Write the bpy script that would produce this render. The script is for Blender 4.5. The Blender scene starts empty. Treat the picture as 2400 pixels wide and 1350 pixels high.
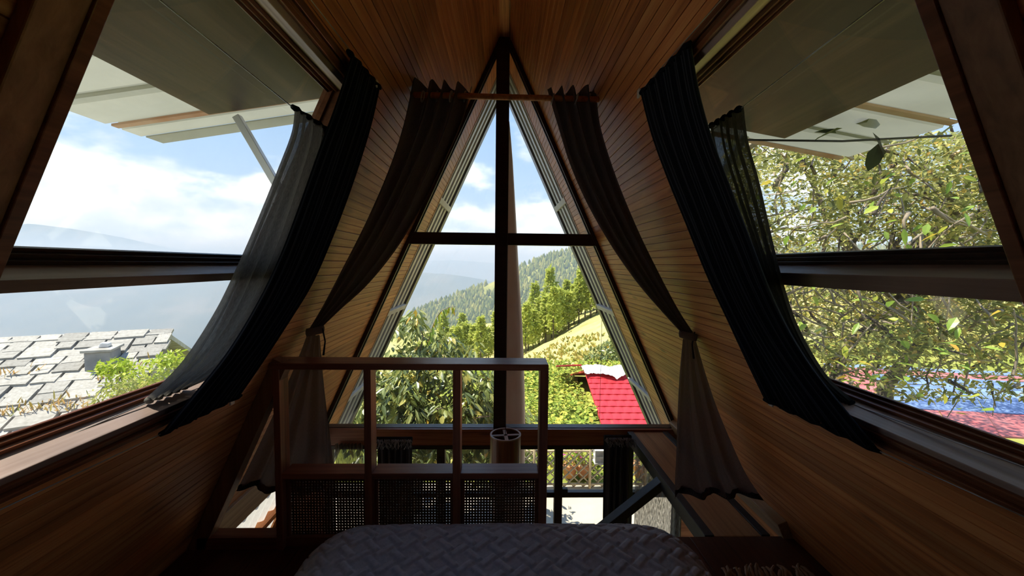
import bpy, bmesh, math, random
import numpy as np
from mathutils import Vector, Matrix

random.seed(7)
rng = np.random.default_rng(7)
scene = bpy.context.scene
COL = scene.collection

# ------------------------------------------------------------------ camera
F = 930.0            # focal length in pixels of the 2400x1350 frame
H = 1.394            # eye height above the loft floor
def cam_basis():
    Y = np.array([(1178-1200)/F, (675-620)/F, -1.0]); Y /= np.linalg.norm(Y)
    Z = np.array([0.0096, 1.0, 0.0]); Z -= Y*(Z@Y); Z /= np.linalg.norm(Z)
    X = np.cross(Y, Z)
    return np.array([X, Y, Z])
CM = cam_basis()
cam_data = bpy.data.cameras.new('camera')
cam = bpy.data.objects.new('camera', cam_data)
COL.objects.link(cam)
cam_data.sensor_fit = 'HORIZONTAL'
cam_data.sensor_width = 36.0
cam_data.lens = 36.0*F/2400.0
cam_data.clip_start = 0.02
cam_data.clip_end = 30000
m4 = Matrix.Identity(4)
for i in range(3):
    for j in range(3):
        m4[i][j] = CM[i][j]
m4[2][3] = H
cam.matrix_world = m4
scene.camera = cam

# ------------------------------------------------------------------ sky, sun, exposure
SUN_TO = Vector((-0.43, 0.04, 0.90)).normalized()
SUN_STRENGTH = 3.9
SKY_STRENGTH = 1.0
scene.view_settings.view_transform = 'Standard'
scene.view_settings.look = 'None'
scene.view_settings.gamma = 1.0
scene.view_settings.use_curve_mapping = False
scene.view_settings.exposure = 1.35

def build_world():
    w = bpy.data.worlds.new('sky'); scene.world = w
    w.use_nodes = True
    nt = w.node_tree; nt.nodes.clear()
    N = nt.nodes.new; L = nt.links.new
    tc = N('ShaderNodeTexCoord')
    sep = N('ShaderNodeSeparateXYZ'); L(tc.outputs['Generated'], sep.inputs[0])
    ramp = N('ShaderNodeValToRGB'); L(sep.outputs['Z'], ramp.inputs[0])
    cr = ramp.color_ramp
    cr.elements[0].position = 0.0; cr.elements[0].color = (0.44, 0.50, 0.57, 1)
    cr.elements[1].position = 0.75; cr.elements[1].color = (0.10, 0.20, 0.42, 1)
    e = cr.elements.new(0.12); e.color = (0.26, 0.35, 0.48, 1)
    e = cr.elements.new(0.35); e.color = (0.17, 0.28, 0.46, 1)
    mp = N('ShaderNodeMapping'); mp.inputs['Scale'].default_value = (1.0, 1.0, 2.2)
    mp.inputs['Location'].default_value = (3.35, 1.2, 0.42)
    L(tc.outputs['Generated'], mp.inputs[0])
    n1 = N('ShaderNodeTexNoise'); n1.inputs['Scale'].default_value = 3.4
    n1.inputs['Detail'].default_value = 9; n1.inputs['Roughness'].default_value = 0.55
    L(mp.outputs[0], n1.inputs['Vector'])
    # clouds pile up low over the hills and thin out higher up
    thr = N('ShaderNodeMapRange'); L(sep.outputs['Z'], thr.inputs[0])
    thr.inputs[1].default_value = 0.0; thr.inputs[2].default_value = 0.42
    thr.inputs[3].default_value = 0.17; thr.inputs[4].default_value = -0.09
    add = N('ShaderNodeMath'); add.operation = 'ADD'
    L(n1.outputs['Fac'], add.inputs[0]); L(thr.outputs[0], add.inputs[1])
    cov = N('ShaderNodeMapRange'); cov.interpolation_type = 'SMOOTHSTEP'
    L(add.outputs[0], cov.inputs[0])
    cov.inputs[1].default_value = 0.50; cov.inputs[2].default_value = 0.64
    n2 = N('ShaderNodeTexNoise'); n2.inputs['Scale'].default_value = 7.0
    n2.inputs['Detail'].default_value = 6
    L(mp.outputs[0], n2.inputs['Vector'])
    cc = N('ShaderNodeValToRGB'); L(n2.outputs['Fac'], cc.inputs[0])
    cc.color_ramp.elements[0].position = 0.36; cc.color_ramp.elements[0].color = (0.44, 0.47, 0.51, 1)
    cc.color_ramp.elements[1].position = 0.60; cc.color_ramp.elements[1].color = (0.78, 0.76, 0.72, 1)
    mix = N('ShaderNodeMix'); mix.data_type = 'RGBA'
    L(cov.outputs[0], mix.inputs['Factor'])
    L(ramp.outputs[0], mix.inputs['A']); L(cc.outputs[0], mix.inputs['B'])
    bg = N('ShaderNodeBackground'); bg.inputs['Strength'].default_value = SKY_STRENGTH
    L(mix.outputs['Result'], bg.inputs['Color'])
    out = N('ShaderNodeOutputWorld'); L(bg.outputs[0], out.inputs['Surface'])
build_world()

sd = bpy.data.lights.new('sun', 'SUN')
sd.energy = SUN_STRENGTH; sd.angle = math.radians(0.6); sd.color = (1.0, 0.93, 0.80)
sun = bpy.data.objects.new('sun', sd); COL.objects.link(sun)
sun.rotation_euler = (-SUN_TO).to_track_quat('-Z', 'Y').to_euler()
sun.location = (-20, 12, 25)

# ------------------------------------------------------------------ unprojection helpers (place things at true depth)
S = 0.46             # slope of the A-frame: horizontal run per metre of fall
HA = 1.90            # ridge height above the eye
ZR = HA + H          # ridge height above loft floor
AN = math.atan(S); SA, CA = math.sin(AN), math.cos(AN)
D = 3.30             # distance of the glazed gable from the camera

def ray(px, py):
    return CM @ np.array([(px-1200)/F, (675-py)/F, -1.0])
def PY(px, py, y):
    d = ray(px, py); p = d*(y/d[1]); return Vector((p[0], p[1], p[2]+H))
def PZ(px, py, z):
    d = ray(px, py); p = d*((z-H)/d[2]); return Vector((p[0], p[1], p[2]+H))
def PS(px, py, side, off=0.0):
    d = ray(px, py); t = (S*HA+off/CA)/(side*d[0]+S*d[2]); p = d*t
    return Vector((p[0], p[1], p[2]+H))
def SL(side, v, y, n=0.0):
    """point on the sloping wall: v metres down from the ridge, n metres outwards"""
    return Vector((side*(SA*v+CA*n), y, ZR-CA*v+SA*n))
def v_of(z): return (ZR-z)/CA

# ------------------------------------------------------------------ materials
def new_mat(name):
    m = bpy.data.materials.new(name); m.use_nodes = True
    nt = m.node_tree; nt.nodes.clear()
    return m, nt, nt.nodes.new, nt.links.new

def ramp_node(N, stops):
    r = N('ShaderNodeValToRGB'); cr = r.color_ramp
    cr.elements[0].position = stops[0][0]; cr.elements[0].color = (*stops[0][1], 1)
    cr.elements[1].position = stops[-1][0]; cr.elements[1].color = (*stops[-1][1], 1)
    for p, c in stops[1:-1]:
        e = cr.elements.new(p); e.color = (*c, 1)
    return r

def wood_mat(name, dark, mid, light, axis='Y', rough=0.38, scale=1.0, knots=True, spec=0.5, wear=0.0):
    m, nt, N, L = new_mat(name)
    tc = N('ShaderNodeTexCoord'); oi = N('ShaderNodeObjectInfo')
    mul = N('ShaderNodeMath'); mul.operation = 'MULTIPLY'; mul.inputs[1].default_value = 37.0
    L(oi.outputs['Random'], mul.inputs[0])
    addv = N('ShaderNodeVectorMath'); addv.operation = 'ADD'
    L(tc.outputs['Object'], addv.inputs[0]); L(mul.outputs[0], addv.inputs[1])
    mp = N('ShaderNodeMapping'); L(addv.outputs[0], mp.inputs[0])
    sc = {'X': (0.9, 26, 26), 'Y': (26, 0.9, 26), 'Z': (26, 26, 0.9)}[axis]
    mp.inputs['Scale'].default_value = tuple(c*scale for c in sc)
    n1 = N('ShaderNodeTexNoise'); n1.inputs['Scale'].default_value = 1.6
    n1.inputs['Detail'].default_value = 7; n1.inputs['Roughness'].default_value = 0.6
    n1.inputs['Distortion'].default_value = 0.4
    L(mp.outputs[0], n1.inputs['Vector'])
    r = ramp_node(N, [(0.28, dark), (0.5, mid), (0.72, light)])
    L(n1.outputs['Fac'], r.inputs[0])
    col = r.outputs[0]
    if knots:
        mk = N('ShaderNodeMapping'); L(addv.outputs[0], mk.inputs[0])
        ks = {'X': (2.2, 9, 9), 'Y': (9, 2.2, 9), 'Z': (9, 9, 2.2)}[axis]
        mk.inputs['Scale'].default_value = ks
        vo = N('ShaderNodeTexVoronoi'); vo.inputs['Scale'].default_value = 0.9
        L(mk.outputs[0], vo.inputs['Vector'])
        kr = N('ShaderNodeMapRange'); L(vo.outputs['Distance'], kr.inputs[0])
        kr.inputs[1].default_value = 0.05; kr.inputs[2].default_value = 0.16
        kr.inputs[3].default_value = 0.75; kr.inputs[4].default_value = 0.0
        mx = N('ShaderNodeMix'); mx.data_type = 'RGBA'
        L(kr.outputs[0], mx.inputs['Factor']); L(col, mx.inputs['A'])
        mx.inputs['B'].default_value = (*[c*0.45 for c in dark], 1)
        col = mx.outputs['Result']
    # every board a little different
    hv = N('ShaderNodeHueSaturation'); L(col, hv.inputs['Color'])
    vr = N('ShaderNodeMapRange'); L(oi.outputs['Random'], vr.inputs[0])
    vr.inputs[3].default_value = 0.80; vr.inputs[4].default_value = 1.18
    L(vr.outputs[0], hv.inputs['Value'])
    col = hv.outputs['Color']
    if wear > 0:
        nw = N('ShaderNodeTexNoise'); nw.inputs['Scale'].default_value = 2.3; nw.inputs['Detail'].default_value = 5
        L(addv.outputs[0], nw.inputs['Vector'])
        wr = N('ShaderNodeMapRange'); L(nw.outputs['Fac'], wr.inputs[0])
        wr.inputs[1].default_value = 0.42; wr.inputs[2].default_value = 0.60
        wr.inputs[3].default_value = 0.0; wr.inputs[4].default_value = wear
        mw = N('ShaderNodeMix'); mw.data_type = 'RGBA'
        L(wr.outputs[0], mw.inputs['Factor']); L(col, mw.inputs['A'])
        mw.inputs['B'].default_value = (0.045, 0.036, 0.032, 1)
        col = mw.outputs['Result']
    bp = N('ShaderNodeBump'); bp.inputs['Strength'].default_value = 0.12; bp.inputs['Distance'].default_value = 0.004
    L(n1.outputs['Fac'], bp.inputs['Height'])
    b = N('ShaderNodeBsdfPrincipled'); L(col, b.inputs['Base Color'])
    b.inputs['Roughness'].default_value = rough
    b.inputs['Specular IOR Level'].default_value = spec
    L(bp.outputs[0], b.inputs['Normal'])
    o = N('ShaderNodeOutputMaterial'); L(b.outputs[0], o.inputs[0])
    return m

def plain_mat(name, c1, c2=None, scale=8.0, rough=0.6, metallic=0.0, bump=0.0, spec=0.5, coords='Object', mapscale=(1, 1, 1)):
    m, nt, N, L = new_mat(name)
    c2 = c2 or c1
    tc = N('ShaderNodeTexCoord')
    mp = N('ShaderNodeMapping'); L(tc.outputs[coords], mp.inputs[0]); mp.inputs['Scale'].default_value = mapscale
    n1 = N('ShaderNodeTexNoise'); n1.inputs['Scale'].default_value = scale; n1.inputs['Detail'].default_value = 6
    L(mp.outputs[0], n1.inputs['Vector'])
    r = ramp_node(N, [(0.35, c1), (0.65, c2)]); L(n1.outputs['Fac'], r.inputs[0])
    b = N('ShaderNodeBsdfPrincipled'); L(r.outputs[0], b.inputs['Base Color'])
    b.inputs['Roughness'].default_value = rough; b.inputs['Metallic'].default_value = metallic
    b.inputs['Specular IOR Level'].default_value = spec
    if bump:
        bp = N('ShaderNodeBump'); bp.inputs['Strength'].default_value = bump; bp.inputs['Distance'].default_value = 0.02
        L(n1.outputs['Fac'], bp.inputs['Height']); L(bp.outputs[0], b.inputs['Normal'])
    o = N('ShaderNodeOutputMaterial'); L(b.outputs[0], o.inputs[0])
    return m

def cloth_mat(name, c1, c2, translucent=0.3, tcol=None, stripes=0.0, see=0.0, thread=900.0):
    """woven cloth; UV u runs across the cloth, v down it (both in metres)"""
    m, nt, N, L = new_mat(name)
    tc = N('ShaderNodeTexCoord')
    n1 = N('ShaderNodeTexNoise'); n1.inputs['Scale'].default_value = 14; n1.inputs['Detail'].default_value = 5
    mp = N('ShaderNodeMapping'); mp.inputs['Scale'].default_value = (18, 2.2, 1)
    L(tc.outputs['UV'], mp.inputs[0]); L(mp.outputs[0], n1.inputs['Vector'])
    col = ramp_node(N, [(0.3, c1), (0.7, c2)]); L(n1.outputs['Fac'], col.inputs[0])
    colo = col.outputs[0]
    if stripes > 0:
        wv = N('ShaderNodeTexWave'); wv.wave_type = 'BANDS'; wv.bands_direction = 'X'
        wv.inputs['Scale'].default_value = stripes; wv.inputs['Distortion'].default_value = 0.3
        L(tc.outputs['UV'], wv.inputs['Vector'])
        sr = N('ShaderNodeMapRange'); L(wv.outputs['Fac'], sr.inputs[0])
        sr.inputs[1].default_value = 0.82; sr.inputs[2].default_value = 0.96
        sm = N('ShaderNodeMix'); sm.data_type = 'RGBA'
        L(sr.outputs[0], sm.inputs['Factor']); L(colo, sm.inputs['A'])
        sm.inputs['B'].default_value = (*[min(1, c*2.6+0.006) for c in c2], 1)
        colo = sm.outputs['Result']
    d = N('ShaderNodeBsdfDiffuse'); L(colo, d.inputs['Color'])
    t = N('ShaderNodeBsdfTranslucent')
    if tcol: t.inputs['Color'].default_value = (*tcol, 1)
    else: L(colo, t.inputs['Color'])
    mx = N('ShaderNodeMixShader'); mx.inputs[0].default_value = translucent
    L(d.outputs[0], mx.inputs[1]); L(t.outputs[0], mx.inputs[2])
    sh = mx.outputs[0]
    if see > 0:     # open weave: tiny gaps between threads
        ck = N('ShaderNodeTexNoise'); ck.inputs['Scale'].default_value = 1.0
        ck.inputs['Detail'].default_value = 2
        m2 = N('ShaderNodeMapping'); m2.inputs['Scale'].default_value = (thread, thread*0.2, 1)
        L(tc.outputs['UV'], m2.inputs[0]); L(m2.outputs[0], ck.inputs['Vector'])
        gr = N('ShaderNodeMapRange'); L(ck.outputs['Fac'], gr.inputs[0])
        gr.inputs[1].default_value = 0.35; gr.inputs[2].default_value = 0.65
        gr.inputs[3].default_value = 0.0; gr.inputs[4].default_value = see*2
        tr = N('ShaderNodeBsdfTransparent')
        m3 = N('ShaderNodeMixShader'); L(gr.outputs[0], m3.inputs[0])
        L(sh, m3.inputs[1]); L(tr.outputs[0], m3.inputs[2]); sh = m3.outputs[0]
    o = N('ShaderNodeOutputMaterial'); L(sh, o.inputs[0])
    return m

def glass_mat(name, dirt=0.03):
    m, nt, N, L = new_mat(name)
    tr = N('ShaderNodeBsdfTransparent'); tr.inputs[0].default_value = (0.95, 0.965, 0.955, 1)
    gl = N('ShaderNodeBsdfGlossy'); gl.inputs['Roughness'].default_value = 0.02
    gl.inputs['Color'].default_value = (0.9, 0.9, 0.9, 1)
    lw_ = N('ShaderNodeLayerWeight'); lw_.inputs['Blend'].default_value = 0.5
    pw = N('ShaderNodeMath'); pw.operation = 'POWER'; L(lw_.outputs['Facing'], pw.inputs[0]); pw.inputs[1].default_value = 5.0
    fr = N('ShaderNodeMath'); fr.operation = 'MULTIPLY_ADD'; L(pw.outputs[0], fr.inputs[0]); fr.inputs[1].default_value = 0.85; fr.inputs[2].default_value = 0.035
    mx = N('ShaderNodeMixShader'); L(fr.outputs[0], mx.inputs[0])
    L(tr.outputs[0], mx.inputs[1]); L(gl.outputs[0], mx.inputs[2])
    # dust and smears on the pane
    tc = N('ShaderNodeTexCoord')
    n1 = N('ShaderNodeTexNoise'); n1.inputs['Scale'].default_value = 3.0; n1.inputs['Detail'].default_value = 8
    n1.inputs['Roughness'].default_value = 0.7
    L(tc.outputs['Object'], n1.inputs['Vector'])
    mr = N('ShaderNodeMapRange'); L(n1.outputs['Fac'], mr.inputs[0])
    mr.inputs[1].default_value = 0.42; mr.inputs[2].default_value = 0.75
    mr.inputs[3].default_value = dirt*0.4; mr.inputs[4].default_value = dirt*2.4
    df = N('ShaderNodeBsdfTranslucent'); df.inputs['Color'].default_value = (0.8, 0.8, 0.75, 1)
    d2 = N('ShaderNodeBsdfDiffuse'); d2.inputs['Color'].default_value = (0.8, 0.8, 0.75, 1)
    dm = N('ShaderNodeMixShader'); L(df.outputs[0], dm.inputs[1]); L(d2.outputs[0], dm.inputs[2])
    m2 = N('ShaderNodeMixShader'); L(mr.outputs[0], m2.inputs[0])
    L(mx.outputs[0], m2.inputs[1]); L(dm.outputs[0], m2.inputs[2])
    o = N('ShaderNodeOutputMaterial'); L(m2.outputs[0], o.inputs[0])
    return m

def leaf_mat(name, stops, trans=0.35, gloss=0.25, rough=0.35):
    """leaf colour from the per-leaf 'tint' attribute (or the object's random number when it has none)"""
    m, nt, N, L = new_mat(name)
    at = N('ShaderNodeAttribute'); at.attribute_name = 'tint'
    oi = N('ShaderNodeObjectInfo')
    ad = N('ShaderNodeMath'); ad.operation = 'ADD'
    L(at.outputs['Fac'], ad.inputs[0]); L(oi.outputs['Random'], ad.inputs[1])
    fr = N('ShaderNodeMath'); fr.operation = 'FRACT'; L(ad.outputs[0], fr.inputs[0])
    r = ramp_node(N, stops); L(fr.outputs[0], r.inputs[0])
    d = N('ShaderNodeBsdfDiffuse'); L(r.outputs[0], d.inputs['Color'])
    t = N('ShaderNodeBsdfTranslucent'); L(r.outputs[0], t.inputs['Color'])
    mx = N('ShaderNodeMixShader'); mx.inputs[0].default_value = trans
    L(d.outputs[0], mx.inputs[1]); L(t.outputs[0], mx.inputs[2])
    g = N('ShaderNodeBsdfGlossy'); g.inputs['Roughness'].default_value = rough
    lw_ = N('ShaderNodeLayerWeight'); lw_.inputs['Blend'].default_value = 0.5
    pw = N('ShaderNodeMath'); pw.operation = 'POWER'; L(lw_.outputs['Facing'], pw.inputs[0]); pw.inputs[1].default_value = 4.0
    fz = N('ShaderNodeMath'); fz.operation = 'MULTIPLY_ADD'; L(pw.outputs[0], fz.inputs[0]); fz.inputs[1].default_value = gloss*1.6; fz.inputs[2].default_value = gloss*0.22
    m2 = N('ShaderNodeMixShader'); L(fz.outputs[0], m2.inputs[0])
    L(mx.outputs[0], m2.inputs[1]); L(g.outputs[0], m2.inputs[2])
    o = N('ShaderNodeOutputMaterial'); L(m2.outputs[0], o.inputs[0])
    return m

M = {}
M['plank'] = wood_mat('pine_plank', (0.36, 0.11, 0.030), (0.64, 0.24, 0.072), (0.76, 0.37, 0.135), 'Y', rough=0.46)
M['rail'] = wood_mat('varnished_rail', (0.17, 0.052, 0.026), (0.32, 0.112, 0.058), (0.42, 0.17, 0.09), 'X', rough=0.36)
M['railv'] = wood_mat('varnished_post', (0.17, 0.052, 0.026), (0.32, 0.112, 0.058), (0.42, 0.17, 0.09), 'Z', rough=0.36)
M['casing'] = wood_mat('window_casing', (0.09, 0.028, 0.012), (0.18, 0.06, 0.025), (0.26, 0.10, 0.045), 'Y', rough=0.3, knots=False)
M['sill'] = wood_mat('weathered_sill', (0.30, 0.20, 0.165), (0.43, 0.31, 0.265), (0.52, 0.40, 0.36), 'Y', rough=0.42, wear=0.35)
M['bar'] = wood_mat('glazing_bar_wood', (0.22, 0.12, 0.08), (0.34, 0.21, 0.15), (0.44, 0.29, 0.22), 'Y', rough=0.42, knots=False, wear=0.3)
M['frame'] = wood_mat('dark_frame', (0.016, 0.009, 0.006), (0.028, 0.015, 0.010), (0.045, 0.022, 0.014), 'X', rough=0.4, knots=False)
M['rafter'] = wood_mat('rafter', (0.17, 0.075, 0.03), (0.28, 0.13, 0.055), (0.38, 0.19, 0.085), 'Z', rough=0.45)
M['pale'] = wood_mat('pale_board', (0.26, 0.14, 0.06), (0.40, 0.24, 0.11), (0.52, 0.33, 0.17), 'Y', rough=0.45)
M['floor'] = wood_mat('floor_board', (0.055, 0.016, 0.008), (0.10, 0.032, 0.015), (0.15, 0.05, 0.022), 'Y', rough=0.4)
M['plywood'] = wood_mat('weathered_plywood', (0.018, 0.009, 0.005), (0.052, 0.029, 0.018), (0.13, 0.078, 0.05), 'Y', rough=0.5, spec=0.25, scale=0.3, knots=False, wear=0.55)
M['glass'] = glass_mat('window_glass', 0.012)
M['glass_dusty'] = glass_mat('dusty_glass', 0.012)
M['steel'] = plain_mat('painted_steel', (0.014, 0.015, 0.017), (0.024, 0.025, 0.028), 20, 0.5, 0.0)
M['wire'] = plain_mat('curtain_wire', (0.35, 0.34, 0.33), (0.45, 0.44, 0.43), 30, 0.3, 0.6)
M['plastic'] = plain_mat('pale_plastic', (0.62, 0.57, 0.50), (0.7, 0.66, 0.6), 20, 0.4)
M['black_cloth'] = cloth_mat('black_striped_cloth', (0.010, 0.011, 0.014), (0.016, 0.017, 0.021), 0.06, stripes=7.5)
M['grey_sheer'] = cloth_mat('grey_burlap', (0.16, 0.15, 0.135), (0.27, 0.25, 0.22), 0.30, see=0.035, thread=420)
M['dark_sheer'] = cloth_mat('dark_burlap', (0.035, 0.032, 0.026), (0.07, 0.062, 0.05), 0.4, see=0.045, thread=420)
M['brown_cloth'] = cloth_mat('brown_voile', (0.13, 0.09, 0.082), (0.19, 0.14, 0.128), 0.34, see=0.08, thread=700)
M['brown_heavy'] = cloth_mat('brown_voile_doubled', (0.075, 0.052, 0.048), (0.125, 0.09, 0.083), 0.22, see=0.02, thread=700)
M['white_sheer'] = cloth_mat('white_sheer', (0.62, 0.58, 0.52), (0.78, 0.75, 0.70), 0.45)
M['stripe_sheer'] = cloth_mat('streaked_sheer', (0.12, 0.11, 0.10), (0.30, 0.28, 0.26), 0.5, see=0.20, thread=160)
M['fringe_cloth'] = cloth_mat('dark_fringed_cloth', (0.022, 0.020, 0.022), (0.05, 0.046, 0.05), 0.1, stripes=18)
M['fringe'] = plain_mat('fringe_thread', (0.18, 0.18, 0.20), (0.32, 0.32, 0.35), 40, 0.9)
M['fringe_tan'] = plain_mat('rug_fringe_thread', (0.40, 0.32, 0.23), (0.55, 0.45, 0.34), 40, 0.9)
M['quilt'] = plain_mat('quilt_cotton', (0.40, 0.42, 0.50), (0.49, 0.51, 0.59), 60, 0.85, 0, 0.08, 0.3)
M['mattress'] = plain_mat('mattress_ticking', (0.5, 0.48, 0.44), (0.58, 0.55, 0.5), 30, 0.9)
M['veneer'] = wood_mat('lamp_veneer', (0.10, 0.028, 0.012), (0.18, 0.055, 0.022), (0.25, 0.09, 0.035), 'Z', rough=0.35, knots=False)
M['veneer_pale'] = wood_mat('lamp_rim', (0.34, 0.2, 0.12), (0.46, 0.3, 0.2), (0.56, 0.4, 0.29), 'X', rough=0.4, knots=False)
M['cane'] = plain_mat('rattan_cane', (0.13, 0.06, 0.03), (0.2, 0.1, 0.05), 40, 0.45)
M['roof_metal'] = plain_mat('roof_sheet', (0.48, 0.49, 0.51), (0.60, 0.61, 0.63), 3, 0.45, 0.3)
M['edge_metal'] = plain_mat('dark_flashing', (0.055, 0.058, 0.065), (0.08, 0.084, 0.09), 6, 0.4, 0.2)
M['purlin'] = plain_mat('painted_purlin', (0.55, 0.54, 0.52), (0.64, 0.63, 0.6), 9, 0.5)
def sheet_mat():
    m, nt, N, L = new_mat('fibreglass_sheet')
    tc = N('ShaderNodeTexCoord')
    n1 = N('ShaderNodeTexNoise'); n1.inputs['Scale'].default_value = 2.2; n1.inputs['Detail'].default_value = 6
    L(tc.outputs['Object'], n1.inputs['Vector'])
    r = ramp_node(N, [(0.35, (0.40, 0.40, 0.34)), (0.68, (0.52, 0.515, 0.45))]); L(n1.outputs['Fac'], r.inputs[0])
    d = N('ShaderNodeBsdfDiffuse'); L(r.outputs[0], d.inputs['Color'])
    t = N('ShaderNodeBsdfTranslucent'); L(r.outputs[0], t.inputs['Color'])
    mx = N('ShaderNodeMixShader'); mx.inputs[0].default_value = 0.22
    L(d.outputs[0], mx.inputs[1]); L(t.outputs[0], mx.inputs[2])
    o = N('ShaderNodeOutputMaterial'); L(mx.outputs[0], o.inputs[0])
    return m
M['sheet'] = sheet_mat()
M['brown_strip'] = plain_mat('red_brown_strip', (0.40, 0.20, 0.11), (0.50, 0.34, 0.24), 7, 0.7)
M['slate'] = plain_mat('slate', (0.30, 0.29, 0.27), (0.46, 0.45, 0.43), 5, 0.8, 0, 0.25)
def slate_var():
    m, nt, N, L = new_mat('slate_tile')
    tc = N('ShaderNodeTexCoord'); oi = N('ShaderNodeObjectInfo')
    n1 = N('ShaderNodeTexNoise'); n1.inputs['Scale'].default_value = 6; n1.inputs['Detail'].default_value = 7
    L(tc.outputs['Object'], n1.inputs['Vector'])
    r = ramp_node(N, [(0.3, (0.25, 0.228, 0.193)), (0.7, (0.42, 0.395, 0.35))]); L(n1.outputs['Fac'], r.inputs[0])
    hv = N('ShaderNodeHueSaturation'); L(r.outputs[0], hv.inputs['Color'])
    vr = N('ShaderNodeMapRange'); L(oi.outputs['Random'], vr.inputs[0])
    vr.inputs[3].default_value = 0.72; vr.inputs[4].default_value = 1.2; L(vr.outputs[0], hv.inputs['Value'])
    b = N('ShaderNodeBsdfPrincipled'); b.inputs['Roughness'].default_value = 0.75
    L(hv.outputs[0], b.inputs['Base Color'])
    o = N('ShaderNodeOutputMaterial'); L(b.outputs[0], o.inputs[0]); return m
M['slate_tile'] = slate_var()
M['stone'] = plain_mat('rubble_wall', (0.20, 0.20, 0.20), (0.32, 0.31, 0.30), 4, 0.9, 0, 0.6)
M['dry_grass'] = leaf_mat('dry_grass', [(0.0, (0.30, 0.24, 0.05)), (0.35, (0.55, 0.32, 0.10)), (0.7, (0.62, 0.40, 0.16)), (1.0, (0.34, 0.38, 0.07))], 0.3, 0.0)
M['red_roof'] = plain_mat('red_tile_sheet', (0.55, 0.03, 0.04), (0.66, 0.05, 0.06), 3, 0.38)
M['blue_roof'] = plain_mat('blue_tin', (0.13, 0.21, 0.46), (0.24, 0.34, 0.60), 4, 0.5)
M['faded_red'] = plain_mat('faded_red_tin', (0.50, 0.10, 0.10), (0.62, 0.22, 0.21), 5, 0.5)
M['tarp'] = plain_mat('white_tarp', (0.62, 0.60, 0.58), (0.8, 0.79, 0.77), 6, 0.6, 0, 0.4)
M['plaster'] = plain_mat('pink_plaster', (0.74, 0.53, 0.45), (0.84, 0.66, 0.58), 2.2, 0.75, 0, 0.05, 0.3, 'Object', (3, 3, 1))
M['concrete'] = plain_mat('concrete', (0.44, 0.39, 0.30), (0.56, 0.50, 0.40), 1.8, 0.9, 0, 0.1)
M['bamboo'] = plain_mat('bamboo', (0.30, 0.23, 0.14), (0.44, 0.35, 0.22), 12, 0.55)
M['pot_orange'] = plain_mat('terracotta', (0.55, 0.21, 0.09), (0.62, 0.28, 0.13), 8, 0.7)
M['lantern_white'] = plain_mat('white_lantern_paint', (0.72, 0.70, 0.64), (0.8, 0.78, 0.72), 9, 0.5)
M['bark'] = plain_mat('bark', (0.075, 0.058, 0.045), (0.17, 0.135, 0.105), 9, 0.9, 0, 0.5, 0.3, 'Object', (3, 3, 0.6))
M['twig'] = plain_mat('twig', (0.22, 0.17, 0.12), (0.38, 0.30, 0.21), 9, 0.8)
M['leaf_front'] = leaf_mat('glossy_leaf', [(0.0, (0.10, 0.14, 0.04)), (0.45, (0.23, 0.28, 0.08)), (0.8, (0.42, 0.44, 0.14)), (0.95, (0.54, 0.48, 0.12)), (1.0, (0.58, 0.36, 0.05))], 0.35, 0.25, 0.3)
M['leaf_side'] = leaf_mat('light_leaf', [(0.0, (0.15, 0.16, 0.05)), (0.4, (0.32, 0.33, 0.10)), (0.75, (0.52, 0.51, 0.17)), (0.92, (0.6, 0.50, 0.13)), (1.0, (0.66, 0.42, 0.12))], 0.42, 0.15, 0.35)
M['leaf_dark'] = leaf_mat('dark_leaf', [(0.0, (0.035, 0.05, 0.015)), (1.0, (0.06, 0.08, 0.02))], 0.15, 0.15, 0.4)  # much darker green than the other leaves
M['leaf_big'] = leaf_mat('fresh_leaf', [(0.0, (0.25, 0.38, 0.06)), (0.6, (0.42, 0.55, 0.09)), (0.85, (0.60, 0.55, 0.08)), (1.0, (0.65, 0.38, 0.05))], 0.4, 0.15, 0.35)
M['leaf_bright'] = leaf_mat('bright_leaf', [(0.0, (0.30, 0.42, 0.03)), (0.6, (0.46, 0.55, 0.05)), (1.0, (0.58, 0.60, 0.10))], 0.4, 0.1, 0.4)
M['leaf_field'] = leaf_mat('crop_leaf', [(0.0, (0.17, 0.24, 0.04)), (0.5, (0.36, 0.45, 0.07)), (0.85, (0.58, 0.58, 0.11)), (1.0, (0.70, 0.55, 0.11))], 0.3, 0.05, 0.5)
M['pine'] = leaf_mat('pine_needles', [(0.0, (0.36, 0.42, 0.09)), (0.5, (0.52, 0.57, 0.13)), (1.0, (0.66, 0.66, 0.18))], 0.45, 0.0, 0.6)
M['forest'] = leaf_mat('forest_canopy', [(0.0, (0.17, 0.21, 0.05)), (0.5, (0.31, 0.33, 0.08)), (1.0, (0.54, 0.49, 0.13))], 0.3, 0.0, 0.8)
M['flower'] = leaf_mat('flower', [(0.0, (0.55, 0.08, 0.18)), (0.4, (0.50, 0.12, 0.42)), (0.75, (0.7, 0.22, 0.08)), (1.0, (0.75, 0.55, 0.4))], 0.3, 0.0, 0.6)
def ground_mat(name, a, b, c, scale):
    m, nt, N, L = new_mat(name)
    tc = N('ShaderNodeTexCoord')
    n1 = N('ShaderNodeTexNoise'); n1.inputs['Scale'].default_value = scale; n1.inputs['Detail'].default_value = 9
    n1.inputs['Roughness'].default_value = 0.65
    L(tc.outputs['Object'], n1.inputs['Vector'])
    r = ramp_node(N, [(0.34, a), (0.5, b), (0.68, c)]); L(n1.outputs['Fac'], r.inputs[0])
    d = N('ShaderNodeBsdfDiffuse'); L(r.outputs[0], d.inputs['Color'])
    o = N('ShaderNodeOutputMaterial'); L(d.outputs[0], o.inputs[0]); return m
M['meadow'] = ground_mat('meadow', (0.31, 0.32, 0.11), (0.46, 0.42, 0.17), (0.60, 0.48, 0.23), 0.22)
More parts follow.
